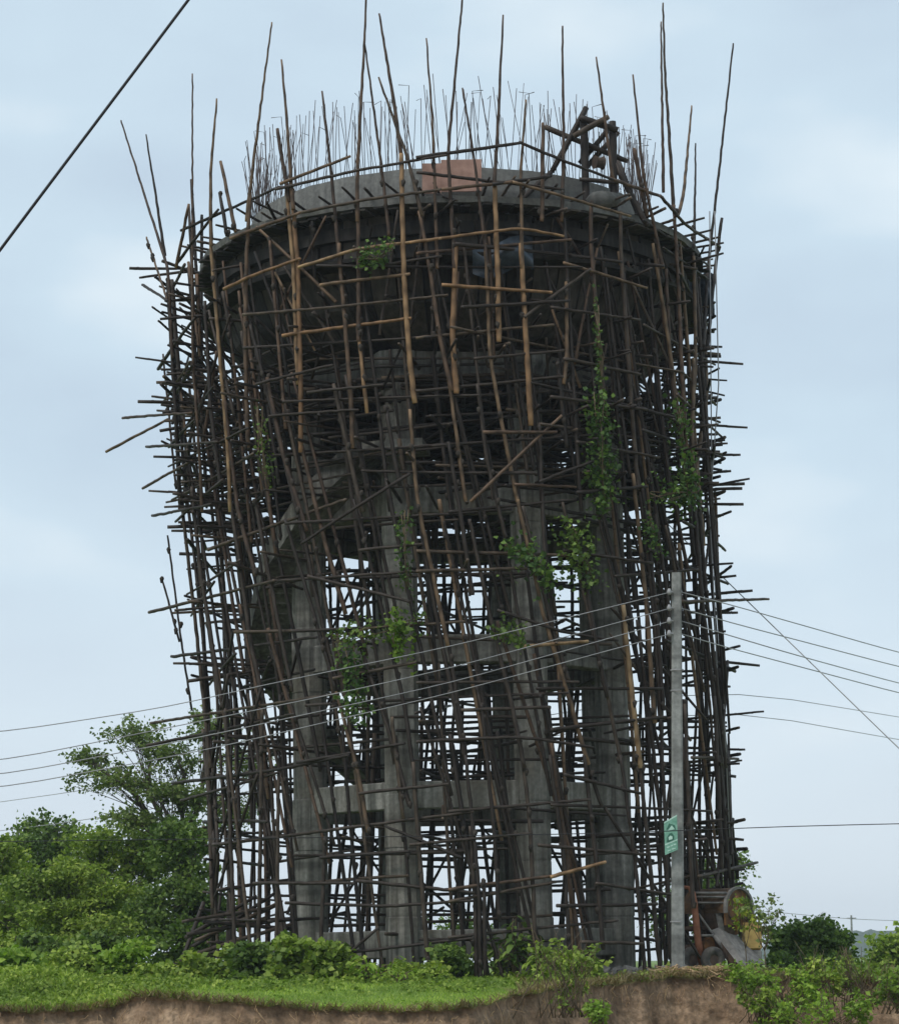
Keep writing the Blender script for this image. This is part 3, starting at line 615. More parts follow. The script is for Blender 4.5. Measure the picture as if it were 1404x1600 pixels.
# cement lump on gallery, pink board, tarp
lp = at(943, 327, 44.62); v, f = lathe([(0, 0), (.12, .05), (.17, .2), (.12, .33), (0, .36)], 14, jit=.03, close=False)
o = link('cement_sack', mesh([(x * 1.9, y * .9, z * .85) for x, y, z in v], f, True), 'wall', None, np.array([lp[0], lp[1], 15.36])); tag(o, 'grey hardened cement sack lying on the gallery under the hoist', 'sack')
p0, p1 = at(660, 300, 44.3), at(752, 300, 44.3); pk = empty('pink_shutter_board', (p0 + p1) / 2, 'pale pink plywood sheets standing against the grey wall of the tank top', 'board')
for x0, x1, yt, yb, dd in ((659, 690, 255, 303, .03), (688, 753, 249, 300, 0)):
    w_ = (x1 - x0) / pxm(44.3); c = at((x0 + x1) / 2, (yt + yb) / 2, 44.3 + dd); h_ = at(x0, yt, 44.3)[2] - at(x0, yb, 44.3)[2]
    o = link('sheet', box_mesh((w_, .03, h_), .004), 'pink', pk, c); o.rotation_euler = (-.06, R_(.9) + random.uniform(-.02, .02), -.03)
def tarp(x, y, w_, h_, label, dr=-.25):
    n = 12; c = pix(x, y, dr); v = []
    for i in range(n):
        for j in range(n): u, t = i / (n - 1) - .5, j / (n - 1) - .5; v.append((u * w_, -.08 * math.sin(u * 9 + t * 5) - .1 * math.cos(t * 7 + u * 3) , t * h_ + .12 * math.sin(u * 6)))
    o = link('tarpaulin', mesh(v, [[i * n + j, (i + 1) * n + j, (i + 1) * n + j + 1, i * n + j + 1] for i in range(n - 1) for j in range(n - 1)], True), 'tarp', None, c); tag(o, label, 'tarp')
tarp(785, 400, 1.1, .6, 'crumpled blue grey tarpaulin hanging under the tank gallery', -.3)
tarp(1095, 465, .5, .9, 'dark ragged tarpaulin flap on the scaffold edge by the hanging ropes', -.2)

# ropes hanging at the right edge
for lab, pp in (('thin grey hoisting rope hanging almost straight outside the scaffold edge above the mixer', ((1108, 330), (1110, 600), (1112, 850), (1130, 1100), (1141, 1350))), ('thin grey rope bowing in against the outer uprights above the mixer', ((1116, 330), (1122, 600), (1108, 800), (1113, 900), (1122, 1100), (1128, 1300)))):
    P = np.array([at(x, y, 47.5) for x, y in pp]); o = link('hanging_rope', tube(P, .013, 5), 'wire'); tag(o, lab, 'rope', 'ropes on the scaffold')

# ============================================================ utility pole, sign, wires
pb = at(1058.5, 1524, 43.6); pt_ = at(1056, 895, 43.6); up_ = empty('utility_pole', pb, 'grey tapering concrete utility pole standing before the scaffold', 'utility pole')
H = pt_ - pb; mb = MB(); n = 14; v = []; f = []
for i in range(n + 1):
    u = i / n; w0, w1 = .112 - .03 * u, .085 - .02 * u; c = H * u - np.array([0, 0, .15 * (i == 0)])
    for sx_, sy_ in ((-1, -.7), (-.7, -1), (.7, -1), (1, -.7), (1, .7), (.7, 1), (-.7, 1), (-1, .7)): v.append(c + np.array([sx_ * w0, sy_ * w1, 0]))
for i in range(n):
    for k in range(8): k2 = (k + 1) % 8; f.append([i * 8 + k, i * 8 + k2, i * 8 + 8 + k2, i * 8 + 8 + k])
f.append([n * 8 + k for k in range(8)]); link('shaft', mesh(v, f), 'pole', up_, pb)
for y in (1047, 1079, 1440): 
    c = at(1057, y, 43.6); me = mesh(*lathe([(.112, -.012), (.118, -.012), (.118, .012), (.112, .012)], 12)); link('strap', me, 'wire', up_, c)
for y in (925, 950, 970, 990):
    c = at(1050, y, 43.5); mb = MB(); mb.tube([(.06, .1, 0), (-.02, 0, 0), (-.06, -.02, 0)], .014, 6); mb.tube([(-.06, -.02, -.05), (-.06, -.02, 0), (-.06, -.02, .06)], [.03, .045, .02], 8); link('insulator', mb.mesh(True), 'wire', up_, c)
sb = at(1046.5, 1304, 43.4); sign = empty('notice_board', sb, 'small skewed green notice board fixed to the utility pole', 'sign')
k = pxm(43.4); PL = lambda x, y, dy=0: np.array([(x - 1046.5) / k, dy, (1304 - y) / k])
def plate(name, pts, m, d0, d1, parent=sign):
    n = len(pts); v = [PL(x, y, d0) for x, y in pts] + [PL(x, y, d1) for x, y in pts]
    f = [list(range(n))[::-1], [n + i for i in range(n)]] + [[i, (i + 1) % n, n + (i + 1) % n, n + i] for i in range(n)]
    me = mesh(v, f); return link(name, me, m, parent, sb)
plate('panel', [(1037.5, 1335), (1057.5, 1327), (1057.5, 1274), (1037.5, 1285)], 'sign', -.012, .01)
plate('border', [(1037.5, 1287.5), (1057.5, 1276.5), (1057.5, 1274), (1037.5, 1285)], 'signlight', -.017, -.0125)
plate('border', [(1038, 1318.5), (1057, 1311), (1057, 1313), (1038, 1320.5)], 'signlight', -.017, -.0125)
plate('emblem', [(1040.5, 1297), (1045, 1287), (1054, 1290), (1055, 1297), (1048, 1293.5)], 'signdark', -.017, -.0125)
plate('emblem', [(1043, 1298), (1049, 1290), (1053.5, 1296)], 'signlight', -.021, -.0175)
plate('emblem', [(1041, 1316), (1041.5, 1308), (1045, 1302.5), (1049, 1301), (1052, 1306), (1052, 1312), (1049, 1314)], 'signdark', -.017, -.0125)
plate('emblem', [(1044, 1312.5), (1043.5, 1308.5), (1046.5, 1305.5), (1049.5, 1307), (1049.5, 1311)], 'signlight', -.021, -.0175)
for i, (x0, x1, y0) in enumerate(((1041, 1045, 1323.5), (1046, 1050, 1321.5), (1051, 1055, 1319.5), (1042, 1047, 1328.5), (1048, 1054, 1326))):
    plate('lettering', [(x0, y0 + 1.2), (x1, y0 - .3), (x1, y0 - 2), (x0, y0 - .6)], 'signlight', -.017, -.0125)
def wire(pp, r, label, group=None, m='wire', name='power_wire'):
    q = np.array([[p[0], p[1], p[2]] for p in pp], float); s = np.linspace(0, 1, 40); t = np.linspace(0, 1, len(q))
    d = np.r_[0, np.cumsum(np.hypot(np.diff(q[:, 0]), np.diff(q[:, 1])))]; d /= d[-1]
    P = np.array([at(np.interp(u, d, q[:, 0]), np.interp(u, d, q[:, 1]), np.interp(u, d, q[:, 2])) for u in s])
    for _ in range(2): P[1:-1] = (P[:-2] + 2 * P[1:-1] + P[2:]) / 4
    return tag(link(name, tube(P, r, 5), m), label, 'wire', group)
wire([(-900, 1185, 35), (0, 1145, 39.2), (280, 1102, 40.2), (375, 1078, 40.6), (700, 1011, 42), (1048, 925, 43.5)], .008, 'topmost of four thin grey power wires crossing before the tower to the utility pole', 'wires strung on the utility pole')
wire([(-900, 1230, 35), (0, 1190, 39.2), (308, 1128, 40.3), (525, 1084, 41.2), (700, 1045, 42), (1048, 950, 43.5)], .008, 'second of four thin grey power wires crossing before the tower to the utility pole', 'wires strung on the utility pole')
wire([(-900, 1252, 35), (0, 1212, 39.2), (308, 1153, 40.3), (700, 1068, 42), (1048, 970, 43.5)], .008, 'third of four thin grey power wires crossing before the tower to the utility pole', 'wires strung on the utility pole')
wire([(-900, 1272, 35), (0, 1232, 39.2), (322, 1172, 40.4), (700, 1084, 42), (1048, 990, 43.5)], .008, 'lowest of four thin grey power wires crossing before the tower to the utility pole', 'wires strung on the utility pole')
for wi, (a_, b_, c_) in enumerate((((1062, 925), (1130, 942), (1404, 1020)), ((1062, 950), (1130, 970), (1404, 1042)), ((1062, 970), (1230, 1020), (1404, 1068)), ((1062, 990), (1110, 1005), (1404, 1083)))):
    wire([(*a_, 43.7), (*b_, 45), (*c_, 52), (2100, c_[1] + 150, 100)], .011, ('topmost', 'second', 'third', 'lowest')[wi] + ' of four thin grey wires leaving the utility pole over the open field', 'wires leaving the utility pole')
wire([(-900, 1345, 150), (0, 1255, 64), (300, 1208, 60), (700, 1143, 57), (1130, 1073, 55), (1404, 1122, 62), (2300, 1240, 150)], .009, 'upper of two faint grey wires passing behind the bamboo scaffold', 'wires behind the scaffold')
wire([(-900, 1370, 150), (0, 1300, 64), (150, 1280, 62), (700, 1180, 58), (1125, 1103, 55), (1404, 1158, 62), (2300, 1270, 150)], .009, 'lower of two faint grey wires passing behind the bamboo scaffold', 'wires behind the scaffold')
wire([(960, 740, 53), (1060, 835, 50), (1404, 1170, 44), (1760, 1500, 40)], .011, 'straight guy wire running steeply down from the scaffold to the ground', None, name='guy_wire')
wire([(-1200, 1330, 60), (400, 1310, 44), (1000, 1302, 42.5), (1150, 1293, 42), (1404, 1287, 41.5), (2600, 1262, 40)], .008, 'dark level cable crossing low in front of the utility pole', None, 'cable')
wire([(-1300, 2150, 16), (0, 391, 15), (295, 0, 15), (1100, -1080, 15)], .0105, 'thick black cable crossing the sky beside the tower top', None, 'cable', 'overhead_cable')

# ============================================================ concrete mixer
MY = 46.3; mb0 = gbase(1130, MY); mix = empty('concrete_mixer', mb0, 'rusty abandoned concrete mixer with a grey loading chute beside the scaffold', 'concrete mixer')
k = pxm(MY)
def mp_(x, y, dy=0): p = at(x, y, MY); return np.array([p[0] - mb0[0], p[1] - mb0[1] + dy, p[2] - mb0[2]])
def part(name, me, m, par=mix): o = link(name, me, m); o.parent = par; return o
# hood: half-barrel with a grey rim, axis along x
c = mp_(1132, 1420); v = []; f = []; n = 14
def hood(x0, x1, r, zc, thick, name, m, yd=0, par=mix):
    v = []; f = []
    prof = [(-r, -.1)] + [(-r * math.cos(math.pi * i / n), r * .78 * math.sin(math.pi * i / n)) for i in range(n + 1)] + [(r, -.42)]
    L = len(prof)
    for x in (x0, x1):
        for yy, zz in prof: v.append((c[0] + x, c[1] + yy + yd, zc + zz))
        for yy, zz in prof: v.append((c[0] + x, c[1] + yy * (1 - thick / r) + yd, zc + zz * (1 - thick / r) ))
    for i in range(L - 1):
        f += [[i, i + 1, 2 * L + i + 1, 2 * L + i], [L + i, 3 * L + i, 3 * L + i + 1, L + i + 1], [i, L + i, L + i + 1, i + 1], [2 * L + i, 2 * L + i + 1, 3 * L + i + 1, 3 * L + i]]
    return part(name, mesh(v, f), m, par)
hood(-.6, .3, .46, c[2] + .02, .03, 'hood', 'hoodm', .25); hood(.3, .36, .49, c[2] + .02, .06, 'hood_rim', 'grey_metal', .25)
mb = MB(); n = 18
endv = [(c[0] + .31, c[1] + .25 - .46 * math.cos(math.pi * i / n), c[2] + .02 + .36 * math.sin(math.pi * i / n)) for i in range(n + 1)] + [(c[0] + .31, c[1] + .71, c[2] - .3), (c[0] + .31, c[1] - .21, c[2] - .3)]
part('end_plate', mesh(endv + [(x - .02, y, z) for x, y, z in endv], [list(range(n + 3)), [n + 3 + i for i in range(n + 3)][::-1]] + [[i, (i + 1) % (n + 3), n + 3 + (i + 1) % (n + 3), n + 3 + i] for i in range(n + 3)]), 'rust')
cp = Vector((c[0], c[1] + .25, 0)); TM = Matrix.Translation(cp) @ Matrix.Rotation(R_(-38), 4, 'Z') @ Matrix.Translation(-cp)
for o in mix.children:
    if o.name.split('.')[0] in ('hood', 'hood_rim', 'end_plate'): o.data.transform(TM)
v, f = lathe([(0, -.4), (.26, -.4), (.44, -.12), (.46, -.1), (.46, .12), (.44, .14), (.3, .36), (.27, .36), (.27, .2), (0, .2)], 24)
dr_ = part('drum', mesh(v, f, False), 'rustdark'); dr_.location = Vector(mp_(1122, 1437, .3)); dr_.rotation_euler = (0, R_(80), 0)
v, f = lathe([(.465, -.05), (.5, -.05), (.5, .05), (.465, .05)], 24); o = link('ring_gear', mesh(v, f), 'grey_metal'); o.parent = dr_
mb = MB(); P0, P1, P2, P3 = mp_(1121, 1449, -.2), mp_(1142, 1449, .25), mp_(1196, 1506, .1), mp_(1160, 1508, -.55)
def slab(pts, t):
    pts = [Vector(p) for p in pts]; nn = (pts[1] - pts[0]).cross(pts[2] - pts[0]).normalized() * t
    return mesh(pts + [p + nn for p in pts], [[0, 1, 2, 3], [7, 6, 5, 4], [0, 4, 5, 1], [1, 5, 6, 2], [2, 6, 7, 3], [3, 7, 4, 0]])
hop = part('loading_chute', slab([P0, P1, P2, P3], .03), 'grey_metal')
o = link('chute_side', slab([P0, P3, P3 + np.array([-.12, -.02, -.02]), P0 + np.array([-.14, -.02, -.05])], .03), 'grey_metal'); o.parent = hop
o = link('chute_side', slab([P0 + np.array([-.14, -.02, -.05]), P3 + np.array([-.12, -.02, -.02]), P3 + np.array([-.22, .1, -.05]), P0 + np.array([-.12, .1, -.3])], .03), 'rustdark'); o.parent = hop
mb = MB(); mb.tube([mp_(1095, 1515, -.35), mp_(1087, 1470, -.35), mp_(1081, 1410, -.35), mp_(1079, 1396, -.35), mp_(1074, 1388, -.3), mp_(1067, 1387, -.2)], [.07, .065, .06, .05, .04, .035], 8); part('frame_post', mb.mesh(True), 'redpost')
for y0, y1, r in ((1396, 1396, .025), (1402, 1402, .02), (1411, 1411, .018)):
    mb = MB(); mb.tube([mp_(1081, y0, -.3), mp_(1132, y1, -.25)], r, 8); part('pipe', mb.mesh(True), 'grey_metal')
for a_, b_, r, m_ in (((1088, 1428, -.3), (1140, 1500, -.2), .02, 'grey_metal'), ((1126, 1410, -.2), (1150, 1455, -.2), .015, 'rustdark'), ((1092, 1462, -.3), (1112, 1462, -.3), .025, 'grey_metal'), ((1112, 1462, -.3), (1137, 1495, -.3), .04, 'grey_metal'), ((1148, 1400, -.2), (1148, 1460, -.2), .03, 'rust'), ((1066, 1452, 0), (1120, 1448, 0), .05, 'rustdark'), ((1066, 1480, .3), (1190, 1484, .3), .05, 'rustdark'), ((1070, 1400, .6), (1070, 1500, .6), .05, 'rustdark')):
    mb = MB(); mb.tube([mp_(*a_), mp_(*b_)], r, 8); part('frame_bar', mb.mesh(True), m_)
o = part('engine_box', box_mesh((.36, .5, .5), .03), 'yellow'); o.location = Vector(mp_(1176, 1462, .4)); o2 = link('engine_base', box_mesh((.34, .46, .28), .02), 'rubble'); o2.parent = o; o2.location = (0, 0, -.4)
o3 = link('engine_lid', box_mesh((.42, .56, .05), .01), 'rustdark'); o3.parent = o; o3.location = (0, 0, .33)
o = part('water_tank', mesh(*lathe([(0, -.2), (.14, -.2), (.16, -.15), (.16, .15), (.14, .2), (0, .2)], 16)), 'rust'); o.location = Vector(mp_(1104, 1478, 0)); o.rotation_euler = (R_(90), 0, .3)
for x, dy in ((1078, -.35), (1110, -.4), (1172, .5)):
    w_ = part('wheel', mesh(*lathe([(.1, -.05), (.2, -.07), (.24, -.04), (.24, .04), (.2, .07), (.1, .05)], 20), True), 'rubber'); w_.location = Vector(mp_(x, 1511, dy)); w_.location.z = .24; w_.rotation_euler = (R_(90), 0, .5)
    o = link('hub', mesh(*lathe([(0, -.04), (.1, -.04), (.1, .04), (0, .04)], 12)), 'rustdark'); o.parent = w_
# rubble, bricks and straw by the pole
def stuff_blob(name, label, cat, cx, cy, n, spread, size, m):
    mb = MB()
    for _ in range(n):
        x, y = cx + random.gauss(0, spread[0]), cy + random.gauss(0, spread[1]); z = ground_z(x, y) + random.uniform(-.02, spread[2]); s_ = size * random.uniform(.5, 1.5)
        mb.box((x, y, z), (s_ * 1.3, s_, s_ * .8), Quaternion(np.random.default_rng(len(mb.v)).normal(size=4)).normalized().to_matrix(), random.uniform(.6, 1))
    o = link(name, mb.mesh(), m); tag(o, label, cat, kind='stuff')
b0 = at(985, 1505, 45)[0]; stuff_blob('rubble', 'loose grey rubble and cement lumps at the scaffold foot', 'rubble', b0, 45.2, 160, (.75, .5, .12), .1, 'rubble')
mb = MB(); bx = at(1095, 1520, 43.6)[0]
for _ in range(420):
    x, y = bx + random.gauss(0, .38), 43.35 + random.gauss(0, .22); z = ground_z(x, y) + random.uniform(0, .13); a = random.uniform(0, 6.28); L = random.uniform(.1, .3); d = np.array([math.cos(a), math.sin(a) * .6, random.uniform(-.35, .35)]) * L
    mb.tube([np.array([x, y, z]) - d, np.array([x, y, z]) + d], random.uniform(.005, .012), 3)
tag(link('straw_heap', mb.mesh(), 'straw'), 'heap of dry brown straw at the utility pole foot', 'straw', kind='stuff')

# ============================================================ plants
# trees on the left, behind the tower
plant('tree', 'sparse feathery tree with long bare limbs rising above the dense trees', 'tree', gbase(322, 60),
      [lobe(*a) for a in ((180, 1215, 60, 70, 20), (215, 1150, 60.5, 50, 24), (275, 1180, 60, 55, 30), (330, 1140, 61, 50, 28), (250, 1235, 59.5, 60, 18), (380, 1190, 61, 50, 30), (135, 1185, 60, 30, 10), (300, 1250, 60, 50, 20), (215, 1278, 59.5, 60, 9), (370, 1270, 61, 50, 28))],
      'leaf_pale', .095, 30, 36, .16, .14, forks=.5, hollow=.2, w=.36)
plant('tree', 'dense dark green tree right beside the scaffold foot', 'tree', gbase(285, 58), [lobe(*a) for a in ((280, 1320, 58, 55, 45), (300, 1400, 57.5, 50, 50), (235, 1440, 57, 50, 45), (275, 1470, 56.5, 60, 40), (330, 1440, 58, 50, 50))], 'leaf_dark', .11, 40, 62, .15, .16)
plant('tree', 'broad mid green tree with an arching crown among the left trees', 'tree', gbase(190, 62), [lobe(*a) for a in ((200, 1320, 62, 75, 42), (140, 1345, 62, 60, 45), (255, 1345, 61.5, 60, 40), (190, 1400, 61, 80, 45), (120, 1420, 61, 60, 50))], 'leaf_mid', .105, 40, 66, .15, .16)
plant('tree', 'dark leafy tree with an olive top behind the yellowish feathery tree', 'tree', gbase(60, 66), [lobe(*a) for a in ((70, 1305, 66, 50, 30), (30, 1345, 65, 60, 45), (100, 1350, 66, 50, 40), (20, 1420, 64, 60, 60), (80, 1440, 64, 60, 60))], 'leaf_dark', .115, 40, 62, .17, .16)
plant('tree', 'yellowish green feathery young tree with a thin dark trunk', 'tree', gbase(112, 52), [lobe(*a) for a in ((60, 1390, 52, 50, 25), (110, 1370, 52, 45, 22), (165, 1400, 52, 45, 28), (90, 1430, 51.5, 55, 25), (165, 1455, 51, 50, 22), (120, 1475, 51, 55, 22))], 'leaf_mid', .1, 36, 64, .12, .05, w=.25)
plant('tree', 'bushy green tree leaning out at the edge of the left wood', 'tree', gbase(-30, 56), [lobe(*a) for a in ((-20, 1350, 56, 60, 45), (0, 1440, 55, 50, 50), (-50, 1440, 56, 60, 60), (25, 1490, 54, 50, 35))], 'leaf_mid', .105, 38, 62, .15, .14)
plant('tree', 'green tree half hidden behind the scaffold above the mixer', 'tree', gbase(1100, 62), [lobe(*a) for a in ((1090, 1370, 62, 45, 40), (1140, 1400, 62, 30, 45), (1060, 1430, 61, 45, 50), (1125, 1460, 61, 40, 40), (1150, 1360, 62, 18, 22))], 'leaf_dark', .1, 20, 45, .15, .12)
plant('tree', 'small green tree glimpsed low between the tower columns', 'tree', gbase(725, 64), [lobe(*a) for a in ((715, 1465, 64, 35, 30), (755, 1470, 64, 20, 25))], 'leaf_dark', .1, 24, 50, .16, .06)
# bushes
BUSH = [
 ('bright lime leafy bush at the edge of the left wood', 8, 1520, 43.5, 30, 45, 'leaf_bright', .13),
 ('low yellow green bush before the feathery tree', 60, 1515, 45.5, 45, 30, 'leaf_mid', .11),
 ('rounded olive green bush below the leaning dark stem', 130, 1512, 45.2, 50, 32, 'leaf_mid', .1),
 ('tall bright green bush between the olive bush and the loose poles', 190, 1508, 45.4, 38, 38, 'leaf_bright', .11),
 ('low yellowish bush touching the loose bamboo poles', 245, 1528, 44.8, 36, 24, 'leaf_mid', .1),
 ('dark bush added to stand for the deep shade under the feathery young tree', 90, 1495, 50.2, 60, 34, 'leaf_dark', .12),  # added to close a bright sky gap; dark leaves stand for shade
 ('added dark bush filling in the deep shade under the broad mid green tree', 185, 1490, 50.6, 60, 36, 'leaf_dark', .12),  # second added bush, darkening the gap at the foot of the trees
 ('dark green weedy shrub around the thick corner uprights', 320, 1508, 45.2, 45, 36, 'leaf_mid', .12),
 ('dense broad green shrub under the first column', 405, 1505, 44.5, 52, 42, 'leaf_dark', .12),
 ('leafy green shrub at the foot of the first column', 475, 1500, 44.3, 50, 44, 'leaf_mid', .12),
 ('green shrub between the first and second columns', 530, 1508, 44.2, 38, 36, 'leaf_mid', .12),
 ('low green weeds at the foot of the second column', 665, 1518, 44, 42, 20, 'leaf_mid', .1),
 ('small dark weed clump beside the plinth between the columns', 705, 1498, 44.6, 20, 18, 'leaf_dark', .1),
 ('green weed patch below the third column', 885, 1512, 44, 40, 25, 'leaf_mid', .11),
]
for lab, x, y, Y, hw, hh, lf, sz in BUSH:
    Y -= .7 if x > 300 else 1.0
    b_ = gbase(x, Y); k = pxm(Y)
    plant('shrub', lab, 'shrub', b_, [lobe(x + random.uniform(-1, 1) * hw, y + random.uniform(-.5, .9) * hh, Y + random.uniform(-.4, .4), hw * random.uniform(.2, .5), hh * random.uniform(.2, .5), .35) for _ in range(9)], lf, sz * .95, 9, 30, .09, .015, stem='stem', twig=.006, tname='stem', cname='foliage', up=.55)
plant('tree', 'round dark green bushy tree in the open right field', 'tree', gbase(1265, 56), [lobe(*a) for a in ((1265, 1460, 56, 40, 25), (1240, 1480, 56, 40, 30), (1295, 1485, 56, 38, 32), (1265, 1505, 55.5, 60, 22))], 'leaf_dark', .1, 46, 70, .11, .08)
plant('tree', 'pale green tree at the far right of the field before the blue hill', 'tree', gbase(1400, 75), [lobe(*a) for a in ((1400, 1480, 75, 30, 18), (1440, 1475, 75, 50, 25), (1385, 1500, 75, 25, 16))], 'leaf_mid', .16, 34, 40, .2, .07)
plant('shrub', 'thin young sapling with pale leaves before the mixer chute', 'sapling', gbase(1196, 42.8), [lobe(*a) for a in ((1188, 1445, 42.8, 22, 18), (1212, 1432, 42.8, 20, 16), (1200, 1418, 42.8, 14, 14), (1175, 1425, 42.8, 18, 12), (1160, 1420, 42.8, 14, 10), (1205, 1465, 42.8, 22, 14))], 'leaf_pale', .085, 4, 8, .06, .014, sprigs=1, stem='stem', twig=.005, tname='stem', cname='foliage', w=.3)
plant('shrub', 'yellow green leafy sprig hanging over the mixer side', 'sapling', gbase(1166, 44.6), [lobe(*a) for a in ((1150, 1412, 44.6, 8, 8), (1162, 1428, 44.6, 14, 10), (1175, 1440, 44.6, 16, 12), (1158, 1446, 44.6, 10, 8))], 'leaf_yellow', .09, 4, 9, .05, .012, sprigs=1, stem='stem', twig=.005, tname='stem', cname='foliage', w=.34)
# scrubby shrubs on the bank, in front
FR = [
 ('scraggly shrub with thin bare stems on the bank below the third column', 880, 1530, 39.6, 55, 60, 'leaf_mid', 1),
 ('small lime tuft at the bank foot right of the scraggly shrub', 930, 1585, 39.2, 16, 20, 'leaf_bright', 1),
 ('small bright green plant on the bank lip below the straw heap', 1165, 1532, 41.5, 22, 18, 'leaf_bright', 0),
 ('bright green shrub on the bank below the mixer chute', 1230, 1552, 41.2, 42, 32, 'leaf_bright', 0),
 ('tall green shrub in front of the round bushy tree', 1285, 1530, 41.5, 45, 42, 'leaf_mid', 0),
 ('leafy green shrub with twiggy dry stems below the blue hill', 1345, 1538, 41.5, 45, 40, 'leaf_mid', 1),
 ('yellow green shrub at the far right end of the bank', 1398, 1548, 41, 30, 36, 'leaf_bright', 0),
 ('lime green low shrub at the bank foot on the right', 1215, 1590, 40.6, 45, 25, 'leaf_bright', 0),
 ('low olive shrub spreading on the bank under the chute', 1185, 1570, 41.0, 30, 28, 'leaf_mid', 1),
 ('lush lime shrub low before the twiggy stems', 1310, 1585, 40.4, 60, 30, 'leaf_bright', 0),
]
for lab, x, y, Y, hw, hh, lf, tw in FR:
    X = at(x, 1505, Y)[0]; yb_ = min(y + hh, 1640); b_ = at(x, yb_, Y); zb = max(.05, b_[2]); b_ = (X, Y, zb)
    r = plant('shrub', lab, 'shrub', b_, [lobe(x + random.uniform(-.8, .8) * hw, y + random.uniform(-.8, .7) * hh, Y + random.uniform(-.35, .35), hw * .34, hh * .26, .28) for _ in range(9)], lf, .085, 4 if tw else 5, 7 if tw else 10, .05, .012, stem='stem', twig=.005, tname='stem', cname='foliage', w=.32, up=.5, forks=.2, sprigs=2)
    mb = MB()
    for _ in range(26 if tw else 18):
        p = np.array([X + random.gauss(0, .5 * hw / 95), Y + random.uniform(-.2, .2), zb]); q = at(x + random.uniform(-1, 1) * hw, y - hh * random.uniform(.3, 1.5), Y + random.uniform(-.3, .3)); mb.tube(curve(p, q, .0, 5, .03), np.linspace(.009, .003, 5), 4)
    link('bare_stem', mb.mesh(True), 'stem', r)
# plants with big drooping leaves, each leaf built
def bigleaf(L, w_):
    v = []; f = []; n = 5
    for i in range(n + 1):
        u = i / n; ww = w_ * math.sin(math.pi * min(u * .9 + .1, 1))**.8 * (1 if i < n else .02); z = -.35 * L * u * u
        v += [(-ww, L * u, z + ww * .35), (0, L * u, z), (ww, L * u, z + ww * .35)]
    for i in range(n):
        for j in range(2): f.append([i * 3 + j, i * 3 + j + 1, i * 3 + 4 + j, i * 3 + 3 + j])
    return mesh(v, f, True)
BL = {m_: [bigleaf(1, .19), bigleaf(1, .24), bigleaf(1, .15)] for m_ in ('leaf_mid', 'leaf_bright', 'leaf_dark')}
for m_, l in BL.items():
    for me in l: me.materials.append(M[m_])
def leafy(name, label, x, Y, hpx, wpx, n, size, m_, nstem):
    b_ = gbase(x, Y); k = pxm(Y); root = empty(name, b_, label, 'plant'); mb = MB(); per = n // nstem
    for s_ in range(nstem):
        t = np.array([random.gauss(0, .5) * wpx / k, random.gauss(0, .2), hpx / k * random.uniform(.45, 1)]); path = curve((0, 0, -.05), t, 0, 6, .03); mb.tube(path, np.linspace(.016, .007, 6), 5)
        for i in range(per):
            u = random.uniform(.35, 1) if i else 1; p = np.array([np.interp(u * 5, range(6), path[:, q]) for q in range(3)]); a = random.uniform(0, 6.28); d = .5 * size * random.uniform(.4, 1)
            q = p + np.array([math.cos(a) * d, math.sin(a) * d, d * .4]); mb.tube([p, q], .004, 4)
            o = bpy.data.objects.new('leaf', random.choice(BL[m_])); COL.objects.link(o); o.parent = root; o.location = q; o.scale = [size * random.uniform(.7, 1.2)] * 3; o.rotation_euler = (random.uniform(-.5, .1), random.uniform(-.3, .3), a - math.pi / 2)
    link('stem', mb.mesh(True), 'stem', root, b_); root['category'] = 'plant'
leafy('broad_leaf_plant', 'tall plant with drooping dark finger leaves before the third column', 800, 44.0, 95, 55, 130, .24, 'leaf_dark', 12)
leafy('broad_leaf_plant', 'bright drooping leaf plant right of the tall dark leafed plant', 835, 43.2, 55, 45, 80, .22, 'leaf_mid', 9)
leafy('broad_leaf_plant', 'bright lime leafed weed on the grass before the second column', 582, 42.4, 38, 40, 60, .18, 'leaf_bright', 8)
leafy('broad_leaf_plant', 'little lime weed to the right of the bright lime leafed weed', 622, 42.2, 20, 22, 28, .14, 'leaf_bright', 5)
leafy('broad_leaf_plant', 'dark broad leafed plant hugging the plinth below the third column', 775, 44.6, 60, 30, 50, .24, 'leaf_dark', 6)
# climbing vines
def vine(label, pp, n, sp_, size, lf='vine', dr=.12):
    n = int(n * 1.15); size *= .72; sp_ *= .85
    P = np.array([pix(x, y, dr) for x, y in pp]); root = empty('climbing_vine', P[-1], label, 'vine'); d = np.r_[0, np.cumsum(np.linalg.norm(np.diff(P, axis=0), axis=1))]
    u = rng.beta(1.0, .9, n) * d[-1]; c = np.stack([np.interp(u, d, P[:, i]) for i in range(3)], 1)
    cl = rng.normal(size=(max(4, n // 14), 3)) * np.array([sp_, .1, .15]); c = c + cl[rng.integers(0, len(cl), n)] + rng.normal(size=(n, 3)) * np.array([sp_ * .3, .07, .06])
    link('foliage', leaf_mesh(c, size, up=.35, w=.5), lf, root)
    mb = MB()
    for _ in range(4): mb.tube(P + rng.normal(0, .05, P.shape), .009, 4)
    link('stem', mb.mesh(True), 'stem', root)
vine('thick green vine column climbing the scaffold near its right side under the tank', [(935, 620), (938, 690), (942, 790)], 620, .17, .12)
vine('thin vine strand above the thick green vine column', [(930, 480), (935, 560), (936, 640)], 120, .06, .09)
vine('leafy vine hanging on the outer right uprights below the tank', [(1060, 640), (1068, 700), (1078, 800)], 330, .13, .12)
vine('vine spray reaching sideways from the outer right uprights', [(1015, 770), (1045, 775), (1090, 765)], 150, .1, .12)
vine('bright vine clump draped over the ledger beside the third column', [(790, 850), (830, 865), (855, 905)], 300, .14, .13)
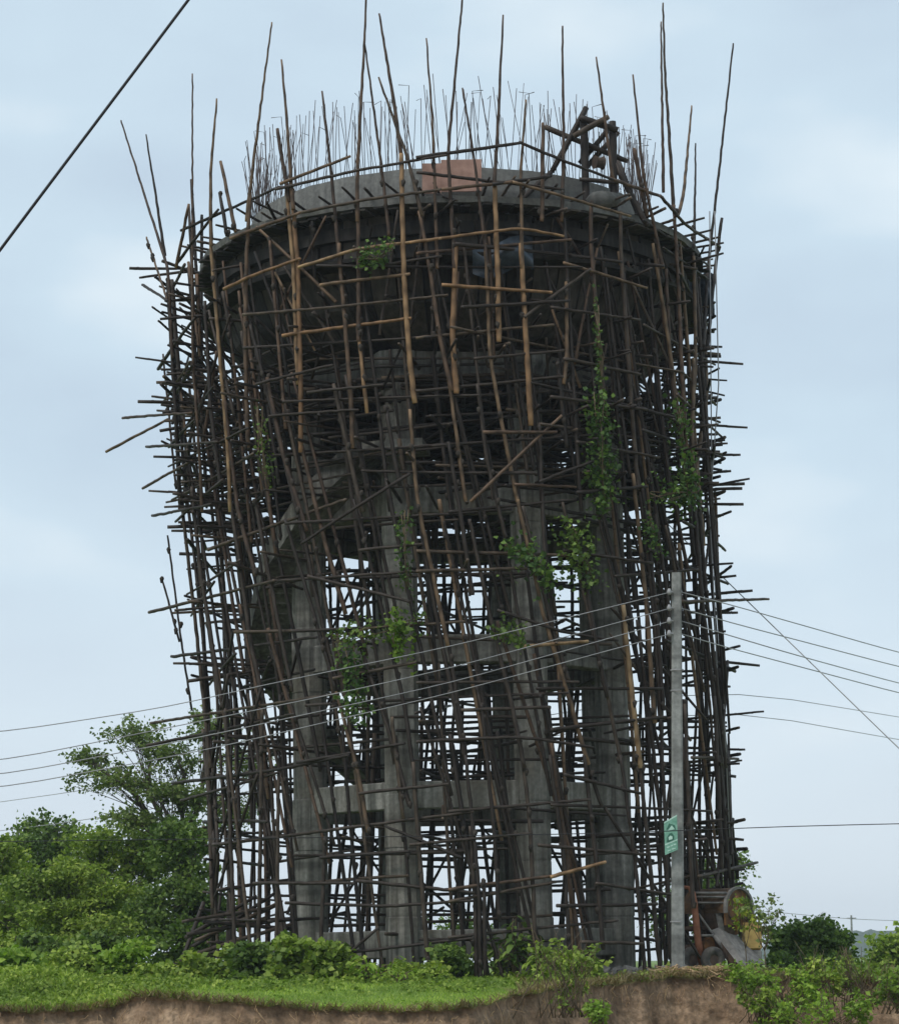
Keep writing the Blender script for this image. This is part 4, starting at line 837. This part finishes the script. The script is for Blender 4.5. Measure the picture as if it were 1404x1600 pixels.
vine('dark vine tangle between the third and fourth columns', [(895, 820), (905, 860), (920, 900)], 330, .2, .12, 'leaf_dark')
vine('thin vine running up the lit face of the second column', [(632, 800), (630, 860), (635, 920)], 160, .07, .1)
vine('bright green vine tuft on the second column at the second beam', [(622, 965), (625, 1000), (622, 1020)], 170, .08, .13, 'leaf_bright')
vine('dark vine spreading along the second beam by the second column', [(520, 1000), (570, 985), (660, 965)], 260, .12, .11, 'leaf_dark')
vine('hanging vine curtain left of the second column below the second beam', [(550, 1010), (552, 1060), (565, 1120)], 360, .14, .11)
vine('small vine patch at the right end of the second beam', [(775, 985), (800, 990), (815, 1005)], 150, .1, .11, 'leaf_dark')
vine('green vine sprig just under the tank gallery', [(560, 400), (590, 408), (612, 380)], 190, .1, .1)
vine('wispy vine trailing along the left column under the tank', [(400, 640), (410, 700), (420, 760)], 110, .09, .09, 'leaf_dark')
vine('sparse vine hanging from the uprights above the utility pole', [(1010, 800), (1020, 840), (1030, 860)], 110, .12, .1)

# grass
def blades(n, xr, yr, h, m_, name, label, keep=None, lean=.5):
    x = rng.uniform(*xr, n); u = rng.random(n)
    ye_, _ = edge(x); y = ye_ + yr[0] + (yr[1] - yr[0]) * u**1.6
    if keep is not None: k_ = keep(x, y); x, y = x[k_], y[k_]
    n = len(x); z = ground_z(x, y) - .01; hh = h * rng.uniform(.4, 1.3, n); a = rng.uniform(0, 6.28, n); w_ = hh * .06 + .003
    l = rng.normal(0, lean, (n, 2)) * hh[:, None]; base = np.stack([x, y, z], 1); s = np.stack([np.cos(a) * w_, np.sin(a) * w_, 0 * a], 1); mid = base + np.stack([l[:, 0] * .35, l[:, 1] * .35, hh * .6], 1); tip = base + np.stack([l[:, 0], l[:, 1], hh], 1)
    v = np.stack([base - s, base + s, mid + s * .7, mid - s * .7, tip], 1).reshape(-1, 3); b_ = np.arange(n)[:, None] * 5
    f = np.vstack([np.hstack([b_, b_ + 1, b_ + 2]), np.hstack([b_, b_ + 2, b_ + 3]), np.hstack([b_ + 3, b_ + 2, b_ + 4])])
    tag(link(name, npmesh(v, f), m_), label, 'grass', kind='stuff')
blades(75000, (-8, 9), (-.04, 5), .055, 'grass', 'grass', 'short bright green grass growing on top of the earth bank', lambda x, y: (x < 1.8) | (rng.random(len(x)) < .25))
blades(16000, (-8, -3.6), (-.02, 4.5), .13, 'grass', 'tall_grass', 'tall green grass mound on the bank before the left wood', lambda x, y: x < -4.6 + .6 * np.sin(y * 3))
blades(3500, (-8, 9), (-.1, .06), .12, 'dry', 'dry_grass', 'dry brown grass and roots fringing the bank lip', None, 1.2)
blades(5000, (1, 9), (0, 4), .14, 'dry', 'dry_grass', 'dry straw coloured grass around the utility pole foot')
def weeds(n, xr, yr, size, m_, label, h):
    c = np.stack([rng.uniform(*xr, n), rng.uniform(*yr, n)], 1); c[:, 1] += edge(c[:, 0])[0]; P = []
    for x, y in c:
        k = int(rng.uniform(6, 18)); q = np.stack([x + rng.normal(0, .07, k), y + rng.normal(0, .07, k), ground_z(x, y) + rng.uniform(0, h * rng.uniform(.4, 1.2), k)], 1); P.append(q)
    tag(link('weeds', leaf_mesh(np.vstack(P), size, up=.5, w=.35), m_), label, 'weeds', kind='stuff')
weeds(900, (-8.2, -4.2), (.1, 3.2), .07, 'leaf_mid', 'low leafy weeds covering the mound before the left wood', .16)
weeds(200, (-5, 2), (2.4, 4.8), .07, 'leaf_mid', 'low leafy weeds along the foot of the shrubs before the tower', .14)
weeds(50, (-5, 2), (.0, 3), .05, 'leaf_bright', 'tiny bright weeds dotted over the turf', .06)
weeds(300, (1.5, 9), (.0, 2.5), .07, 'leaf_mid', 'sparse weeds on the bare bank top by the pole', .14)
weeds(110, (4.6, 9), (-.5, .6), .085, 'leaf_bright', 'lime weeds tumbling down the bank below the mixer', .25)
# roots hanging down the bank face
mb = MB()
for _ in range(220):
    x = random.uniform(-8, 8); ye_, ze_ = edge(x); z = ze_ - random.uniform(0, .35); p = np.array([x, float(ye_) - .12 - (ze_ - z) * .25, z]); q = p + np.array([random.gauss(0, .1), -.04, -random.uniform(.05, .3)]); mb.tube(curve(p, q, .0, 4, .015), np.linspace(.006, .002, 4), 3)
tag(link('roots', mb.mesh(), 'straw'), 'thin pale roots hanging down the brown earth bank', 'roots', kind='stuff')

# far wood and far pole
v = []; f = []; n = 130
for i in range(n):
    u = i / (n - 1); x = 1180 + u * 1400; top = 1466 - 10 * math.sin(u * 5 + .4) - 5 * math.sin(u * 23) - random.uniform(0, 5) + 26 * math.exp(-u * 26); Y = 1220
    a_, c_ = at(x, top, Y + 30), at(x, 1500, Y); v += [(c_[0], Y, GZ - 1), (c_[0], Y + 6, (a_[2] + GZ) * .55), (a_[0], Y + 20, a_[2]), (a_[0], Y + 60, GZ - 1)]
for i in range(n - 1):
    for j in range(3): f.append([i * 4 + j, i * 4 + 4 + j, i * 4 + 5 + j, i * 4 + 1 + j])
tag(link('far_wood', mesh(v, f), 'leaf_far'), 'hazy blue green wooded ridge on the horizon', 'wood', kind='stuff')
fp0, fp1 = at(1331, 1500, 260), at(1329, 1430, 260); fp0[2] = GZ - .3
o = empty('far_utility_pole', fp0, 'small distant utility pole before the hazy ridge', 'utility pole'); mb = MB(); mb.tube([(0, 0, 0), fp1 - fp0], [.14, .1], 6); link('shaft', mb.mesh(), 'pole', o, fp0)
mb = MB(); mb.tube([fp1 - fp0 + np.array([-.5, 0, -.3]), fp1 - fp0 + np.array([.5, 0, -.3])], .06, 5); link('crossarm', mb.mesh(), 'wire', o, fp0)
wire([(1150, 1420, 240), (1329, 1436, 259), (1600, 1446, 330)], .03, 'faint far wire reaching the small distant utility pole', None, name='far_wire')

# air: even pale haze over the whole place
m = bpy.data.materials.new('haze'); m.use_nodes = True; nt = m.node_tree; nt.nodes.remove(nt.nodes['Principled BSDF'])
pv = nt.nodes.new('ShaderNodeVolumePrincipled'); pv.inputs['Color'].default_value = (.82, .9, .97, 1); pv.inputs['Density'].default_value = .00034
nt.links.new(pv.outputs[0], nt.nodes['Material Output'].inputs['Volume'])
hz = MB(); hz.box((0, 600, 14.5), (3000, 1600, 31)); o = link('haze', hz.mesh(), m); tag(o, 'thin pale haze filling the air over the field', 'haze', kind='stuff')
